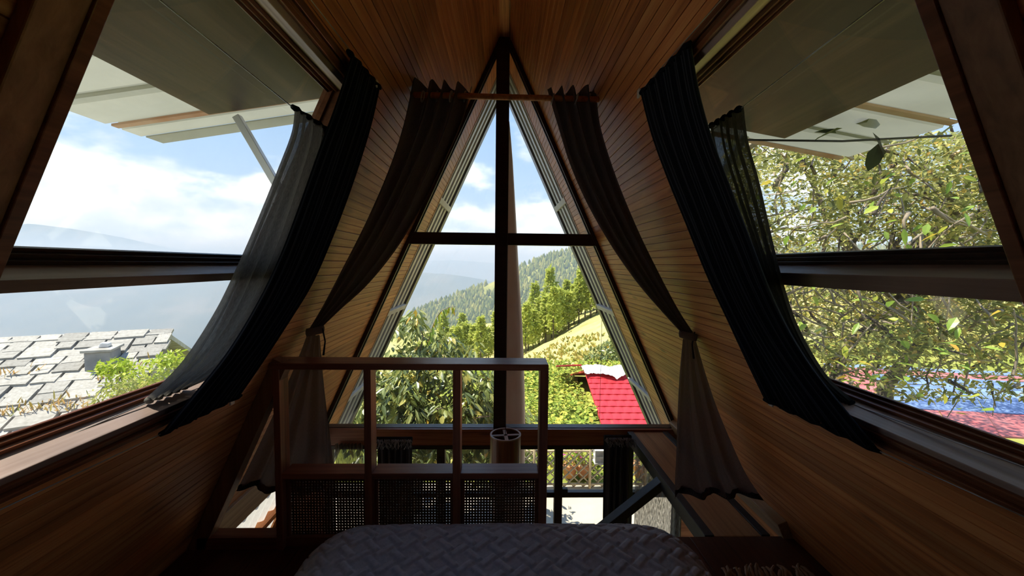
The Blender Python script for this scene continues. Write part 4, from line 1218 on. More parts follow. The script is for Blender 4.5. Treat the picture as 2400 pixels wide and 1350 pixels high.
def leaf_objects(name, me, pos, dirs, length, width, parent):
    d, s, nn = frames(dirs, rng.uniform(-0.7, 0.7, len(pos)))
    for p, a, b_, c, l, w in zip(pos, d, s, nn, length, width):
        o = bpy.data.objects.new(name, me); COL.objects.link(o); o.parent = parent
        mt = Matrix(((a[0]*l, b_[0]*w, c[0]*w, p[0]), (a[1]*l, b_[1]*w, c[1]*w, p[1]), (a[2]*l, b_[2]*w, c[2]*w, p[2]), (0, 0, 0, 1)))
        o.matrix_basis = mt

def branch_paths(root, ends, wob=0.15, n=6, seed=0):
    rd = np.random.default_rng(seed); out = []
    for e in ends:
        a = np.array(root, float); b = np.array(e, float); L_ = np.linalg.norm(b-a)
        pts = [a+(b-a)*k/n+rd.normal(0, wob*L_*0.18, 3)*(0 if k in (0, n) else 1)+np.array([0, 0, 0.12*L_*math.sin(math.pi*k/n)]) for k in range(n+1)]
        out.append(pts)
    return out

# ---- the broad-leaved tree in front of the gable
def build_front_tree():
    base = np.array([-1.35, 6.0, -2.5])
    root = empty('tree', base); tag(root, 'broad-leaved tree with drooping glossy leaves in front of the gable window', 'tree')
    # crown envelope from its outline: ellipsoids (px, py, depth, rx, rz in px)
    blobs = [(985,800,5.9,75,70),(1060,840,5.7,90,55),(930,900,5.6,100,85),(1030,940,5.3,130,90),(1120,960,5.5,90,95),(1180,1010,5.6,75,80),(900,1000,5.4,110,90),(1010,1050,5.2,150,70),(1110,1070,5.3,110,60),(860,900,6.1,60,70)]
    pos = []
    for px, py, dep, rx, rz in blobs:
        n = int(rx*rz*0.060)
        q = rng.normal(0, 1, (n, 3)); q /= np.linalg.norm(q, axis=1, keepdims=True); q *= (rng.random((n, 1))**0.33)
        y = dep+q[:, 1]*0.55
        pos.append(np.stack([(px+q[:, 0]*rx-1178)/F*dep, y, H-(py+q[:, 2]*rz-620)/F*dep], 1))
    pos = np.concatenate(pos)
    # sprays: leaves hang in tufts from twig tips
    tips = pos[rng.choice(len(pos), 430, replace=False)]
    P = []; Dr = []
    for t in tips:
        m = rng.integers(12, 20); a0 = rng.random()*6.28
        for k in range(m):
            a = a0+k*2.4+rng.normal(0, .3)
            P.append(t+np.array([math.cos(a), math.sin(a), 0])*rng.uniform(0.02, 0.10)+np.array([0, 0, rng.uniform(-.08, .06)]))
            Dr.append((math.cos(a), math.sin(a), rng.uniform(-1.6, -0.2)))
    P = np.array(P); Dr = np.array(Dr); n = len(P)
    P -= base
    big = rng.choice(n, 240, replace=False)
    # the nearest 240 leaves are leaves of their own
    order = np.argsort(P[:, 1]+rng.normal(0, .12, n))
    big = order[:240]; rest = order[240:]
    me = one_leaf_mesh('leaf', M['leaf_front'])
    leaf_objects('leaf', me, P[big], Dr[big], rng.uniform(0.12, 0.19, 240), rng.uniform(0.04, 0.062, 240), root)
    leaf_cloud('foliage', P[rest], Dr[rest], rng.uniform(0.10, 0.19, len(rest)), rng.uniform(0.036, 0.062, len(rest)), M['leaf_front'], root)
    # the long leafy wand rising above the crown
    w = [PY(x, y, 5.6) for x, y in ((1005,800),(1012,770),(1022,745),(1035,728),(1052,720),(1068,718))]
    MB().tube([p-Vector(base) for p in w], [0.008, 0.007, 0.006, 0.005, 0.004, 0.003], 5).build('leafy_shoot', M['twig'], root, smooth=True)
    wp = []; wd = []
    for k in range(26):
        t = k/25*4.999; i = int(t); p = np.array(w[i].lerp(w[i+1], t-i))-base
        wp.append(p); wd.append((rng.uniform(-.4, .6), rng.uniform(-.5, .5), -1.0))
    leaf_cloud('shoot_foliage', np.array(wp), np.array(wd), rng.uniform(.10, .15, 26), rng.uniform(.03, .045, 26), M['leaf_big'], root)
    mb = MB(); trunk_top = np.array([0.15, -0.3, 1.1])
    mb.tube([(0, 0, -0.1), (0.05, -0.05, 0.5), tuple(trunk_top)], [0.13, 0.11, 0.09], 9)
    mb.build('trunk', M['bark'], root, smooth=True)
    ends = [t-base for t in tips[::10]]
    for pts in branch_paths(trunk_top, ends, seed=4):
        MB().tube(pts, [0.04, 0.032, 0.025, 0.018, 0.012, 0.008, 0.005], 5).build('branch', M['bark'], root, smooth=True)
    # pale twigs among the leaves
    for a, c in (((800,1010),(895,1000)),((895,1000),(960,1012)),((1085,1000),(1150,975)),((1190,1090),(1225,900))):
        p, q = PY(*a, 5.0), PY(*c, 5.0)
        MB().tube([p-Vector(base), p.lerp(q, .5)-Vector(base)+Vector((0, 0, .05)), q-Vector(base)], [0.012, 0.010, 0.006], 5).build('branch', M['twig'], root, smooth=True)
build_front_tree()

# ---- plastered pillar outside, just right of the mullion
def build_pillar():
    y = 4.55
    prof = [(1000,1231),(930,1230),(850,1228),(760,1224),(680,1219),(600,1214),(520,1210),(450,1206),(380,1202),(330,1198),(285,1194)]
    root_p = PY(1195, 1100, y)
    root = empty('pillar', (root_p.x, y, LOWZ)); base = Vector(root.location)
    tag(root, 'tall tapering pink-plastered pillar standing outside behind the mullion', 'pillar')
    n = 14; mb = MB(); pts = []
    rows = [(LOWZ, PY(1231, 1000, y).x)]+[(PY(x, yy, y).z, PY(x, yy, y).x) for yy, x in prof]
    xl0 = PY(1150, 1000, y).x; xl1 = PY(1186, 285, y).x
    for z, xr in rows:
        k = (z-rows[0][0])/(rows[-1][0]-rows[0][0]); xl = xl0*(1-k)+xl1*k
        cx = (xl+xr)/2; rx = (xr-xl)/2
        for j in range(n):
            a = 2*math.pi*j/n; c, s = math.cos(a), math.sin(a)
            e = 0.7
            mb.v.append((cx+rx*math.copysign(abs(c)**e, c)-base.x, y+rx*0.7*math.copysign(abs(s)**e, s)-base.y, z-base.z))
    for r in range(len(rows)-1):
        for j in range(n):
            a = r*n+j; b2 = r*n+(j+1) % n; mb.f.append((a, b2, b2+n, a+n))
    mb.f.append(tuple(range((len(rows)-1)*n, len(rows)*n)))
    mb.build('shaft', M['plaster'], root, smooth=True)
    MB().box((-0.24, -0.2, 0), (0.24, 0.2, 0.25)).build('plinth', M['concrete'], root, bevel=0.02)
build_pillar()

# ---- the tree outside the right window
def build_side_tree():
    bx_ = float(PY(2072, 960, 3.9).x); base = np.array([bx_, 3.9, float(ground_h(bx_, 3.9))])
    root = empty('tree', base); tag(root, 'sprawling tree with small light leaves filling the right side window', 'tree')
    pos = []
    # foliage through a deep volume to the right of the cabin
    n = 60000
    u = rng.random((n, 3))
    px = 1690+u[:, 0]*900; py = 300+u[:, 1]**0.95*640; dep = 2.5+u[:, 2]**1.2*3.2
    P = np.stack([(px-1178)/F*dep, dep, H-(py-620)/F*dep], 1)
    dens = fbm(P[:, 0]*1.5+P[:, 1]*0.7, P[:, 2]*1.5+P[:, 1]*0.4, 4, 21)
    keep = (dens > -0.06-0.10*(py < 560)) & (P[:, 0] > 1.5)
    # gaps: a bit of sky at upper left, meadow at the middle right
    gap = ((px-1850)/90)**2+((py-470)/80)**2 < 1
    gap2 = ((px-2150)/170)**2+((py-585)/45)**2 < 1
    keep &= ~(gap & (rng.random(n) < 0.55)) & ~(gap2 & (rng.random(n) < 0.85))
    low = py > 830
    keep &= ~(low & (rng.random(n) < 0.58))
    P = P[keep]; n = len(P)
    Dr = rng.normal(0, 1, (n, 3)); Dr[:, 2] = Dr[:, 2]*0.6-0.25
    P -= base
    leaf_cloud('foliage', P, Dr, rng.uniform(0.04, 0.075, n), rng.uniform(0.014, 0.028, n), M['leaf_side'], root)
    # larger fresh leaves close to the glass
    nb_ = 230
    px = 1760+rng.random(nb_)*640; py = 340+rng.random(nb_)**0.8*640; dep = 1.75+rng.random(nb_)*0.9
    B = np.stack([(px-1178)/F*dep, dep, H-(py-620)/F*dep], 1)
    ok = B[:, 0]-0.12 > S*(HA+H-B[:, 2])+0.25
    ok &= ~((py < 400) & (B[:, 0] < 1.75))
    B = B[ok]; nb_ = len(B)
    Db = rng.normal(0, 1, (nb_, 3)); Db[:, 2] = Db[:, 2]*0.6-0.5
    me = one_leaf_mesh('leaf', M['leaf_big'])
    leaf_objects('leaf', me, B-base, Db, rng.uniform(0.05, 0.085, nb_), rng.uniform(0.022, 0.038, nb_), root)
    # trunks and limbs
    def limb(pts, r0, r1, mat, name='branch'):
        w = [PY(x, y, d)-Vector(base) for x, y, d in pts]; m = len(w)
        MB().tube(w, [r0+(r1-r0)*k/(m-1) for k in range(m)], 7).build(name, mat, root, smooth=True)
    fork = [(2130,760,4.0),(2110,680,4.0)]
    MB().tube([(0, 0, -0.1)]+[tuple(PY(x, y, 3.9)-Vector(base)) for x, y in ((2072, 960), (2078, 900), (2120, 850), (2165, 800), (2150, 745), (2130, 700))], [0.07, 0.066, 0.064, 0.06, 0.056, 0.055, 0.055], 9).build('trunk', M['bark'], root, smooth=True)
    limb([(2130,700,4.0),(2135,620,4.1),(2170,560,4.1),(2230,490,4.0),(2290,440,3.9),(2360,380,3.8)], 0.105, 0.03, M['bark'])
    limb([(2130,700,4.0),(2190,620,3.7),(2215,560,3.7),(2265,515,3.6),(2330,490,3.5)], 0.085, 0.03, M['bark'])
    limb([(2130,700,4.0),(2020,640,4.2),(1990,580,4.3),(1975,520,4.3),(1990,450,4.3),(2030,400,4.2),(2070,330,4.0)], 0.09, 0.02, M['bark'])
    limb([(1990,580,4.3),(1940,520,4.4),(1910,440,4.5),(1880,390,4.5)], 0.045, 0.012, M['bark'])
    limb([(2130,700,4.0),(2060,760,3.4),(1990,800,3.2),(1950,900,3.0)], 0.06, 0.03, M['bark'])
    limb([(1750,350,2.6),(1790,325,2.5),(1830,318,2.4)], 0.02, 0.008, M['twig'])
    rd = random.Random(5)
    for k in range(230):
        x, y = rd.uniform(1740, 2420), rd.uniform(330, 930); d = rd.uniform(2.2, 4.6); a = rd.uniform(0, 6.28); l = rd.uniform(40, 130)
        pts = [(x, y, d), (x+math.cos(a)*l*.5+rd.uniform(-12, 12), y+math.sin(a)*l*.35+rd.uniform(-12, 12), d+rd.uniform(-.2, .2)), (x+math.cos(a)*l, y+math.sin(a)*l*.7, d+rd.uniform(-.3, .3))]
        if min((q[0]-1178)/F*q[2] for q in pts) < 1.45: continue
        limb(pts, rd.uniform(.005, .014), 0.003, M['twig'] if rd.random() < .7 else M['bark'], 'twig')
    for k in range(110):
        x, y = rd.uniform(1760, 2400), rd.uniform(340, 900); d = rd.uniform(2.3, 3.4); a = rd.uniform(0, 6.28); l = rd.uniform(70, 220)
        pts = [(x, y, d)]
        for j in range(4):
            a += rd.uniform(-.45, .45); pts.append((pts[-1][0]+math.cos(a)*l/4, pts[-1][1]+math.sin(a)*l/4, d+rd.uniform(-.1, .1)))
        if min((q[0]-1178)/F*q[2] for q in pts) < 1.7: continue
        limb(pts, rd.uniform(.005, .010), 0.003, M['twig'], 'twig')
    for k in range(38):
        x, y = rd.uniform(1780, 2400), rd.uniform(380, 880); d = rd.uniform(2.9, 4.6); a = rd.uniform(-2.6, -0.5); l = rd.uniform(80, 190)
        pts = [(x, y, d)]
        for j in range(3):
            a += rd.uniform(-.5, .5); pts.append((pts[-1][0]+math.cos(a)*l/3, pts[-1][1]+math.sin(a)*l/3, d+rd.uniform(-.15, .15)))
        if min((q[0]-1178)/F*q[2] for q in pts) < 1.7: continue
        limb(pts, rd.uniform(.012, .03), 0.006, M['bark'])
    # a few big leaves dangling over the canopy edge
    C = [(1975,300,1.55),(2020,285,1.5),(2045,310,1.5),(2060,335,1.5),(2185,335,1.5),(1960,312,1.56)]
    Cp = np.array([PY(*c) for c in C]); Cd = np.array([(-.8, .2, -.3), (.5, .3, .1), (.3, -.2, -.8), (-.2, .1, -1), (.5, 0, .5), (-1, 0, .1)])
    leaf_objects('leaf', one_leaf_mesh('leaf', M['leaf_dark']), Cp-base, Cd, np.array([.11, .12, .12, .11, .10, .09]), np.array([.055, .06, .062, .058, .05, .045]), root)
build_side_tree()

# black cable outside the right window
a, c = PY(1750, 328, 1.62), PY(2230, 318, 1.40)
o = MB().tube([a, a.lerp(c, .5)+Vector((0, 0, -.012)), c], 0.004, 6).build('cable', M['steel'], smooth=True); reorigin(o, a)
tag(o, 'black cable strung below the right canopy', 'cable')

# ---- slate-roofed house below the left window
def build_slate_house():
    A = PY(392, 772, 8.0); B0 = PZ(0, 792, A.z)
    r = (B0-A); r.z = 0; r.normalize(); p = Vector((-r.y, r.x, 0))
    if p.y > 0: p = -p
    pitch = math.radians(21); dn = (p*math.cos(pitch)+Vector((0, 0, -math.sin(pitch)))); nrm = (p*math.sin(pitch)+Vector((0, 0, math.cos(pitch))))
    dn2 = (-p*math.cos(pitch)+Vector((0, 0, -math.sin(pitch))))
    LR, LS = 9.5, 4.3
    root = empty('slate_house', (A+r*LR/2)+Vector((0, 0, -3.2))); base = Vector(root.location)
    tag(root, 'low stone house with a rough slate roof below the left window', 'house')
    def add(mb, name, mat, bevel=0.0, parent=None):
        mb.v = [tuple(Vector(q)-base) for q in mb.v]; return mb.build(name, mat, parent or root, bevel=bevel)
    # roof decks under the slates
    A2 = A-Vector((0, 0, 0.05))
    e = Vector((0, 0, -0.10))
    deck = add(MB().hexa([A2, A2+r*LR, A2+r*LR+dn*LS, A2+dn*LS, A2+e, A2+r*LR+e, A2+r*LR+dn*LS+e, A2+dn*LS+e]), 'roof', M['stone'])
    add(MB().hexa([A2, A2+r*LR, A2+r*LR+dn2*LS, A2+dn2*LS, A2+e, A2+r*LR+e, A2+r*LR+dn2*LS+e, A2+dn2*LS+e]), 'back_roof', M['slate'])
    # slates, every one laid by itself, in overlapping courses
    rd = random.Random(3); course = 0.0; ci = 0
    shapes = []
    for k in range(5):
        w = 1.0; t = 0.022
        pts = [(0, 0), (w*rd.uniform(.3, .6), rd.uniform(-.04, .04)), (w, rd.uniform(-.03, .05)), (w+rd.uniform(-.03, .02), 1+rd.uniform(-.04, .03)), (w*rd.uniform(.35, .65), 1+rd.uniform(-.05, .05)), (rd.uniform(-.02, .03), 1+rd.uniform(-.05, .03))]
        mb = MB().prism([(x, y, 0) for x, y in pts], (0, 0, 1.0))
        me = bpy.data.meshes.new('slate'); me.from_pydata(mb.v, [], mb.f); me.update()
        bm = bmesh.new(); bm.from_mesh(me); bmesh.ops.recalc_face_normals(bm, faces=bm.faces); bm.to_mesh(me); bm.free()
        me.materials.append(M['slate_tile']); shapes.append(me)
    count = 0; far_sl = MB()
    while course < LS-0.1:
        ch = rd.uniform(0.19, 0.28)
        x = -0.06-rd.random()*0.1
        while x < LR:
            w = rd.uniform(0.22, 0.48); ln = ch*1.45
            if x > 4.0 or count >= 298:      # slates outside the view: joined, still laid one by one
                q = A2+r*x+dn*(course-0.04)+nrm*0.02
                far_sl.hexa([q, q+r*(w-.03), q+r*(w-.03)+dn*ln, q+dn*ln, q+nrm*.04, q+r*(w-.03)+nrm*.04, q+r*(w-.03)+dn*ln+nrm*.075, q+dn*ln+nrm*.075]); x += w; continue
            o = bpy.data.objects.new('slate', rd.choice(shapes)); COL.objects.link(o); o.parent = deck; count += 1
            th = rd.uniform(0.035, 0.065); tilt = 0.05+rd.uniform(-.02, .03)
            ax = r.copy(); ay = (dn*math.cos(tilt)+nrm*math.sin(tilt)*1.0).normalized(); az = ax.cross(ay).normalized()
            if az.z < 0: az = -az
            ay = (dn-nrm*0.0).normalized()
            ay = (dn*math.cos(tilt)+nrm*math.sin(tilt)).normalized()
            q = A2+r*x+dn*(course-0.04)+nrm*(0.004)-base
            mt = Matrix.Identity(4)
            for i in range(3):
                mt[i][0] = ax[i]*(w-0.034); mt[i][1] = ay[i]*ln; mt[i][2] = az[i]*th; mt[i][3] = q[i]
            o.matrix_basis = mt
            x += w
        course += ch; ci += 1
    o = add(far_sl, 'slate_courses', M['slate_tile'], 0.0, deck); o['kind'] = 'stuff'
    # ridge stones
    x = 0.0
    while x < 6.5:
        w = rd.uniform(0.5, 0.8)
        mb = MB().hexa([A2+r*x+dn*.20+nrm*.03, A2+r*(x+w)+dn*.20+nrm*.03, A2+r*(x+w)+dn2*.2+Vector((0, 0, .03)), A2+r*x+dn2*.2+Vector((0, 0, .03)),
                        A2+r*x+dn*.20+nrm*.075, A2+r*(x+w)+dn*.20+nrm*.075, A2+r*(x+w)+dn2*.2+Vector((0, 0, .11)), A2+r*x+dn2*.2+Vector((0, 0, .11))])
        add(mb, 'ridge_slate', M['slate_tile'], 0.01, root)
        x += w+0.01
    # gable wall and front wall
    h = 2.6
    g0 = A2+dn*(LS-0.35); g1 = A2+dn2*(LS-0.35); ins = r*0.22
    add(MB().prism([A2+ins+Vector((0, 0, -.12)), g0+ins+Vector((0, 0, -.12)), Vector((g0.x, g0.y, g0.z-h))+ins, Vector((g1.x, g1.y, g0.z-h))+ins, g1+ins+Vector((0, 0, -.12))], r*0.3), 'gable_wall', M['stone'])
    add(MB().hexa([g0+ins+Vector((0, 0, -h)), g0+r*LR+Vector((0, 0, -h)), g0+r*LR-p*.3+Vector((0, 0, -h)), g0+ins-p*.3+Vector((0, 0, -h)), g0+ins+Vector((0, 0, -.1)), g0+r*LR+Vector((0, 0, -.1)), g0+r*LR-p*.3+Vector((0, 0, -.1)), g0+ins-p*.3+Vector((0, 0, -.1))]), 'front_wall', M['stone'])
    # chimney
    cpos = A2+dn*1.30+r*0.46
    ch = add(MB().hexa([cpos+Vector((0, 0, -.3)), cpos+r*.32+Vector((0, 0, -.3)), cpos+r*.32-p*.45+Vector((0, 0, -.3)), cpos-p*.45+Vector((0, 0, -.3)), cpos+Vector((0, 0, .36)), cpos+r*.32+Vector((0, 0, .36)), cpos+r*.32-p*.45+Vector((0, 0, .36)), cpos-p*.45+Vector((0, 0, .36))]), 'chimney', M['stone'], 0.015)
    q = cpos-r*.03+p*.04+Vector((0, 0, .36))
    mb = MB().hexa([q, q+r*.38, q+r*.38-p*.55, q-p*.55, q+Vector((0, 0, .035)), q+r*.38+Vector((0, 0, .045)), q+r*.38-p*.55+Vector((0, 0, .03)), q-p*.55+Vector((0, 0, .04))])
    add(mb, 'chimney_slab', M['slate_tile'], 0.006)
    q = cpos+r*.08-p*.2+Vector((0, 0, .395))
    mb = MB().hexa([q, q+r*.14, q+r*.14-p*.18, q-p*.18, q+Vector((0, 0, .07)), q+r*.10+Vector((0, 0, .09)), q+r*.10-p*.15+Vector((0, 0, .08)), q-p*.13+Vector((0, 0, .07))])
    add(mb, 'chimney_stone', M['tarp'], 0.02)
    # dry grass in the joints of the slates
    n = 7000
    u = rng.random(n)*6.0; v = 1.0+rng.random(n)**0.6*(LS-1.1)
    dens = fbm(u*1.1, v*1.6, 3, 31); k = dens > 0.03
    u, v = u[k], v[k]; n = len(u)
    pos = np.array([tuple(A2+r*a+dn*b_+nrm*0.05-base) for a, b_ in zip(u, v)])
    dr = np.stack([rng.normal(0, .6, n), rng.normal(0, .6, n), np.ones(n)], 1)
    leaf_cloud('dry_grass', pos, dr, rng.uniform(.07, .19, n), np.full(n, .020), M['dry_grass'], root)
    return A2, r, p, dn, nrm
HS = build_slate_house()

def leafy_shrub(name, label, cat, blobs, nper, ll, lw, mat, ground_z=None, group=None, droop=-0.2):
    """shrub from ellipsoids (px, py, depth, rx, rz)"""
    c0 = PY(blobs[0][0], blobs[0][1], blobs[0][2])
    gz_ = float(ground_h(c0.x, c0.y)) if ground_z is None else ground_z
    base = np.array([c0.x, c0.y, gz_]); root = empty(name, base); tag(root, label, cat, group)
    P = []
    for px, py, dep, rx, rz in blobs:
        n = nper; q = rng.normal(0, 1, (n, 3)); q /= np.linalg.norm(q, axis=1, keepdims=True); q *= rng.random((n, 1))**0.4
        P.append(np.stack([(px+q[:, 0]*rx-1178)/F*dep, dep+q[:, 1]*rx/F*dep, H-(py+q[:, 2]*rz-620)/F*dep], 1))
    P = np.concatenate(P); n = len(P)
    Dr = rng.normal(0, 1, (n, 3)); Dr[:, 2] += droop
    leaf_cloud('foliage', P-base, Dr, rng.uniform(ll*.7, ll*1.2, n), rng.uniform(lw*.7, lw*1.2, n), mat, root)
    mb = MB()
    for px, py, dep, rx, rz in blobs:
        e = PY(px, py, dep)-Vector(base)
        mb = MB().tube([(0, 0, -0.1), e*0.5+Vector((.05, 0, .1)), e], [0.03, 0.02, 0.008], 5); mb.build('stem', M['bark'], root, smooth=True)
    return root
leafy_shrub('shrub', 'bright lime-green shrub in front of the slate roof', 'shrub', [(350,875,5.9,75,28),(280,870,5.8,35,22),(410,855,6.0,40,25),(330,905,5.8,60,20)], 260, .10, .032, M['leaf_bright'])
leafy_shrub('shrub', 'dull dark shrub below the lime-green one by the left window sill', 'shrub', [(290,930,5.2,55,38),(340,920,5.3,50,30)], 300, .07, .022, M['forest'])
leafy_shrub('shrub', 'olive bush on the meadow above the red roof', 'bush', [(1420,835,17,38,30),(1450,815,17.5,30,30),(1395,850,16.5,25,16)], 420, .22, .09, M['leaf_front'])

# ---- crops between the cabin and the meadow
def build_field():
    n = 16000
    y = 8.3+rng.random(n)**1.1*10.5; x = -1.5+rng.random(n)*(9.0)
    k = ~((x > np.where(y < 10.2, 2.35, 2.60)) & (y > 8.0) & (y < 14.8)); x = x[k]; y = y[k]; n = len(x)
    z = ground_h(x, y)+0.05+rng.random(n)*0.28+0.15*fbm(x*1.1, y*1.1, 3, 6)
    P = np.stack([x, y, z], 1)
    Dr = rng.normal(0, 1, (n, 3)); Dr[:, 2] = np.abs(Dr[:, 2])*0.3-0.1
    o = leaf_cloud('crop_field', P, Dr, rng.uniform(.08, .17, n), rng.uniform(.06, .12, n), M['leaf_field'])
    tag(o, 'dense green and yellow crop leaves on the terraced field', 'crops', kind='stuff')
build_field()

# ---- red tiled shed roof
def build_red_shed():
    yr = 12.0; x0 = 2.55; x1 = 6.0
    zr_ = zrel(868, yr); sl = math.tan(math.radians(20)); ya = 8.3
    root = empty('red_roof_shed', (x0+1.8, 10.2, float(ground_h(4.3, 10.2)))); base = Vector(root.location)
    tag(root, 'shed with a bright red tile-patterned roof below the gable window', 'shed')
    def add(mb, name, mat, bevel=0.0, parent=None):
        mb.v = [tuple(Vector(q)-base) for q in mb.v]; return mb.build(name, mat, parent or root, bevel=bevel)
    Z = lambda y: zr_-sl*(yr-y)
    deck = add(MB().hexa([(x0, ya, Z(ya)-.08), (x1, ya, Z(ya)-.08), (x1, yr, zr_-.08), (x0, yr, zr_-.08), (x0, ya, Z(ya)-.03), (x1, ya, Z(ya)-.03), (x1, yr, zr_-.03), (x0, yr, zr_-.03)]), 'roof', M['red_roof'])
    add(MB().hexa([(x0, yr, zr_-.08), (x1, yr, zr_-.08), (x1, yr+2.5, zr_-.9), (x0, yr+2.5, zr_-.9), (x0, yr, zr_-.02), (x1, yr, zr_-.02), (x1, yr+2.5, zr_-.85), (x0, yr+2.5, zr_-.85)]), 'back_roof', M['red_roof'])
    # pressed tiles
    tw, tl = 0.235, 0.235
    mb = MB(); seg = 5
    for k in range(2):
        for j in range(seg+1):
            a = j/seg; mb.v.append((a*tw, k*tl/math.cos(math.radians(20)), 0.012+0.010*math.sin(math.pi*a)+(0.022 if k == 0 else 0.0)))
    for j in range(seg): mb.f.append((j, j+1, seg+1+j+1, seg+1+j))
    m = len(mb.v)
    for j in range(seg+1):
        v = mb.v[j]; mb.v.append((v[0], v[1], -0.01))
    for j in range(seg): mb.f.append((m+j, m+j+1, j+1, j))
    me = bpy.data.meshes.new('tile'); me.from_pydata(mb.v, [], mb.f); me.update(); me.materials.append(M['red_roof'])
    R = Matrix.Rotation(math.radians(20), 4, 'X'); cnt = 0
    y = ya
    while y < yr-0.1:
        x = x0; odd = int(round((y-ya)/tl)) % 2
        while x < x1-0.05 and cnt < 290:
            o = bpy.data.objects.new('tile', me); COL.objects.link(o); o.parent = deck
            half = 0.5 if (odd and x == x0) else 1.0
            o.matrix_basis = Matrix.Translation(Vector((x, y, Z(y)-.025))-base) @ R @ Matrix.Diagonal((half, 1, 1, 1)); cnt += 1; x += tw*half
        y += tl
    add(MB().box((x0-0.03, yr-.08, zr_-.03), (x1, yr+.08, zr_+.05)), 'ridge_tile', M['red_roof'], 0.02)
    for px_, py_ in ((x0+.12, ya+.25), (x1-.15, ya+.25), (x0+.12, yr+2.0), (x1-.15, yr+2.0)):
        zg = float(ground_h(px_, py_)); add(MB().box((px_-.06, py_-.06, zg-.2), (px_+.06, py_+.06, min(Z(py_), zr_-.75)-.05)), 'post', M['bamboo'], 0.01)
    add(MB().box((x0+.1, ya+.3, base.z-.3), (x0+.16, yr+2.0, Z(ya)-.1)), 'side_wall', M['tarp'])
    # second small red roof edge to the left behind it
    # crumpled tarpaulin over the ridge
    nu, nv = 40, 14; V = []
    for i in range(nu):
        for j in range(nv):
            u = i/(nu-1); v = j/(nv-1); x = x0-.08+u*1.35; yy = yr-.45+v*.9+.10*math.sin(u*7)*(1-v)
            zz = zr_-sl*max(0, yr-yy)-(yy-yr if yy > yr else 0)*.33
            V.append((x, yy, zz+.06+.26*float(fbm(u*7, v*5, 4, 41))+.05))
    o = mesh_obj('tarpaulin', arr_mesh('tarpaulin', np.array(V), grid_faces(nu, nv)), M['tarp']); tag(o, 'crumpled white tarpaulin over the ridge of the red roof', 'tarpaulin')
    reorigin(o, (x0, yr, zr_+.04))
    o = MB().hexa([(x0-.75, 12.9, zr_-.16), (x0+.1, 12.9, zr_-.12), (x0+.1, 14, zr_-.4), (x0-.6, 14, zr_-.45), (x0-.75, 12.9, zr_-.11), (x0+.1, 12.9, zr_-.07), (x0+.1, 14, zr_-.35), (x0-.6, 14, zr_-.4)]).build('porch_roof', M['red_roof'], bevel=.01)
    o.data.transform(Matrix.Translation(-base)); o.parent = root
build_red_shed()

# ---- blue and red tin roofs below the tree on the right
def build_tin_roofs():
    c = PY(2180, 930, 5.2)
    root = empty('tin_roof_house', (c.x+.8, c.y, float(ground_h(c.x, c.y)))); base = Vector(root.location)
    tag(root, 'low house with patched blue and red tin roof beneath the right-hand tree', 'house')
    def add(mb, name, mat, bevel=0.0):
        mb.v = [tuple(Vector(q)-base) for q in mb.v]; return mb.build(name, mat, root, bevel=bevel)
    P = [PY(1930, 850, 7.6), PY(2500, 880, 6.4), PY(2560, 1010, 4.6), PY(2010, 985, 5.0)]
    z0 = -0.62-0.0
    def q(u, v, dz=0.0):
        a = P[0].lerp(P[1], u); b2 = P[3].lerp(P[2], u); r_ = a.lerp(b2, v); return (r_.x, r_.y, r_.z+dz)
    # sheets of tin laid in strips, blue with red borders
    rows = [(0.0, .10, 'blue_roof'), (.10, .22, 'faded_red'), (.22, .40, 'blue_roof'), (.40, .62, 'blue_roof'), (.62, .82, 'blue_roof'), (.82, 1.12, 'faded_red')]
    for k, (a, c2, mt) in enumerate(rows):
        for j in range(5):
            u0, u1 = j/5, (j+1)/5-.004
            mm = 'faded_red' if (mt == 'faded_red' or (k in (2,) and j in (0,)) or (k == 3 and j == 0)) else mt
            d = 0.01*((j+k) % 2)
            add(MB().hexa([q(u0, a, d-.02), q(u1, a, d-.02), q(u1, c2-.004, d-.02), q(u0, c2-.004, d-.02), q(u0, a, d), q(u1, a, d), q(u1, c2-.004, d), q(u0, c2-.004, d)]), 'tin_sheet', M[mm])
    for u, v in ((.05, .05), (.95, .05), (.95, .95), (.05, .95)):
        p = Vector(q(u, v)); zg = float(ground_h(p.x, p.y))
        add(MB().box((p.x-.06, p.y-.06, min(zg, p.z-1)-.1), (p.x+.06, p.y+.06, p.z-.02)), 'post', M['bamboo'])
build_tin_roofs()

# ---- bamboo lattice fence at the end of the terrace, plants and lantern
def build_fence():
    y = 6.6; zb_ = LOWZ; zt_ = PY(1350, 1053, y).z
    xa, xb = PY(1120, 1100, y).x, PY(1640, 1100, y).x
    root = empty('lattice_fence', ((xa+xb)/2, y, zb_)); base = Vector(root.location)
    tag(root, 'bamboo lattice fence along the end of the terrace', 'fence')
    h = zt_-zb_; st = 0.165; cache = {}
    def slat(x0, z0, x1, z1, dy, nm, r=0.013):
        mb = MB().beam(Vector((x0, y+dy, z0))-base, Vector((x1, y+dy, z1))-base, 0.012, r*2.6, up=(0, 1, 0)) if nm == 'slat' else MB().tube([Vector((x0, y+dy, z0))-base, Vector((x1, y+dy, z1))-base], r, 8)
        return mb.build(nm, M['bamboo'], root, smooth=nm != 'slat')
    x = xa-h
    while x < xb:
        a, b2 = max(x, xa), min(x+h, xb)
        if b2-a > .05:
            slat(a, zb_+(a-x), b2, zb_+(b2-x), 0.0, 'slat')
            slat(a, zt_-(a-x), b2, zt_-(b2-x), 0.02, 'slat')
        x += st
    slat(xa, zt_-.02, xb, zt_-.02, -.02, 'top_pole', 0.02)
    slat(xa, zb_+.06, xb, zb_+.06, -.02, 'bottom_pole', 0.018)
    for x in np.linspace(xa, xb, 5): slat(x, zb_, x, zt_+.10, -.035, 'post', 0.024)
build_fence()
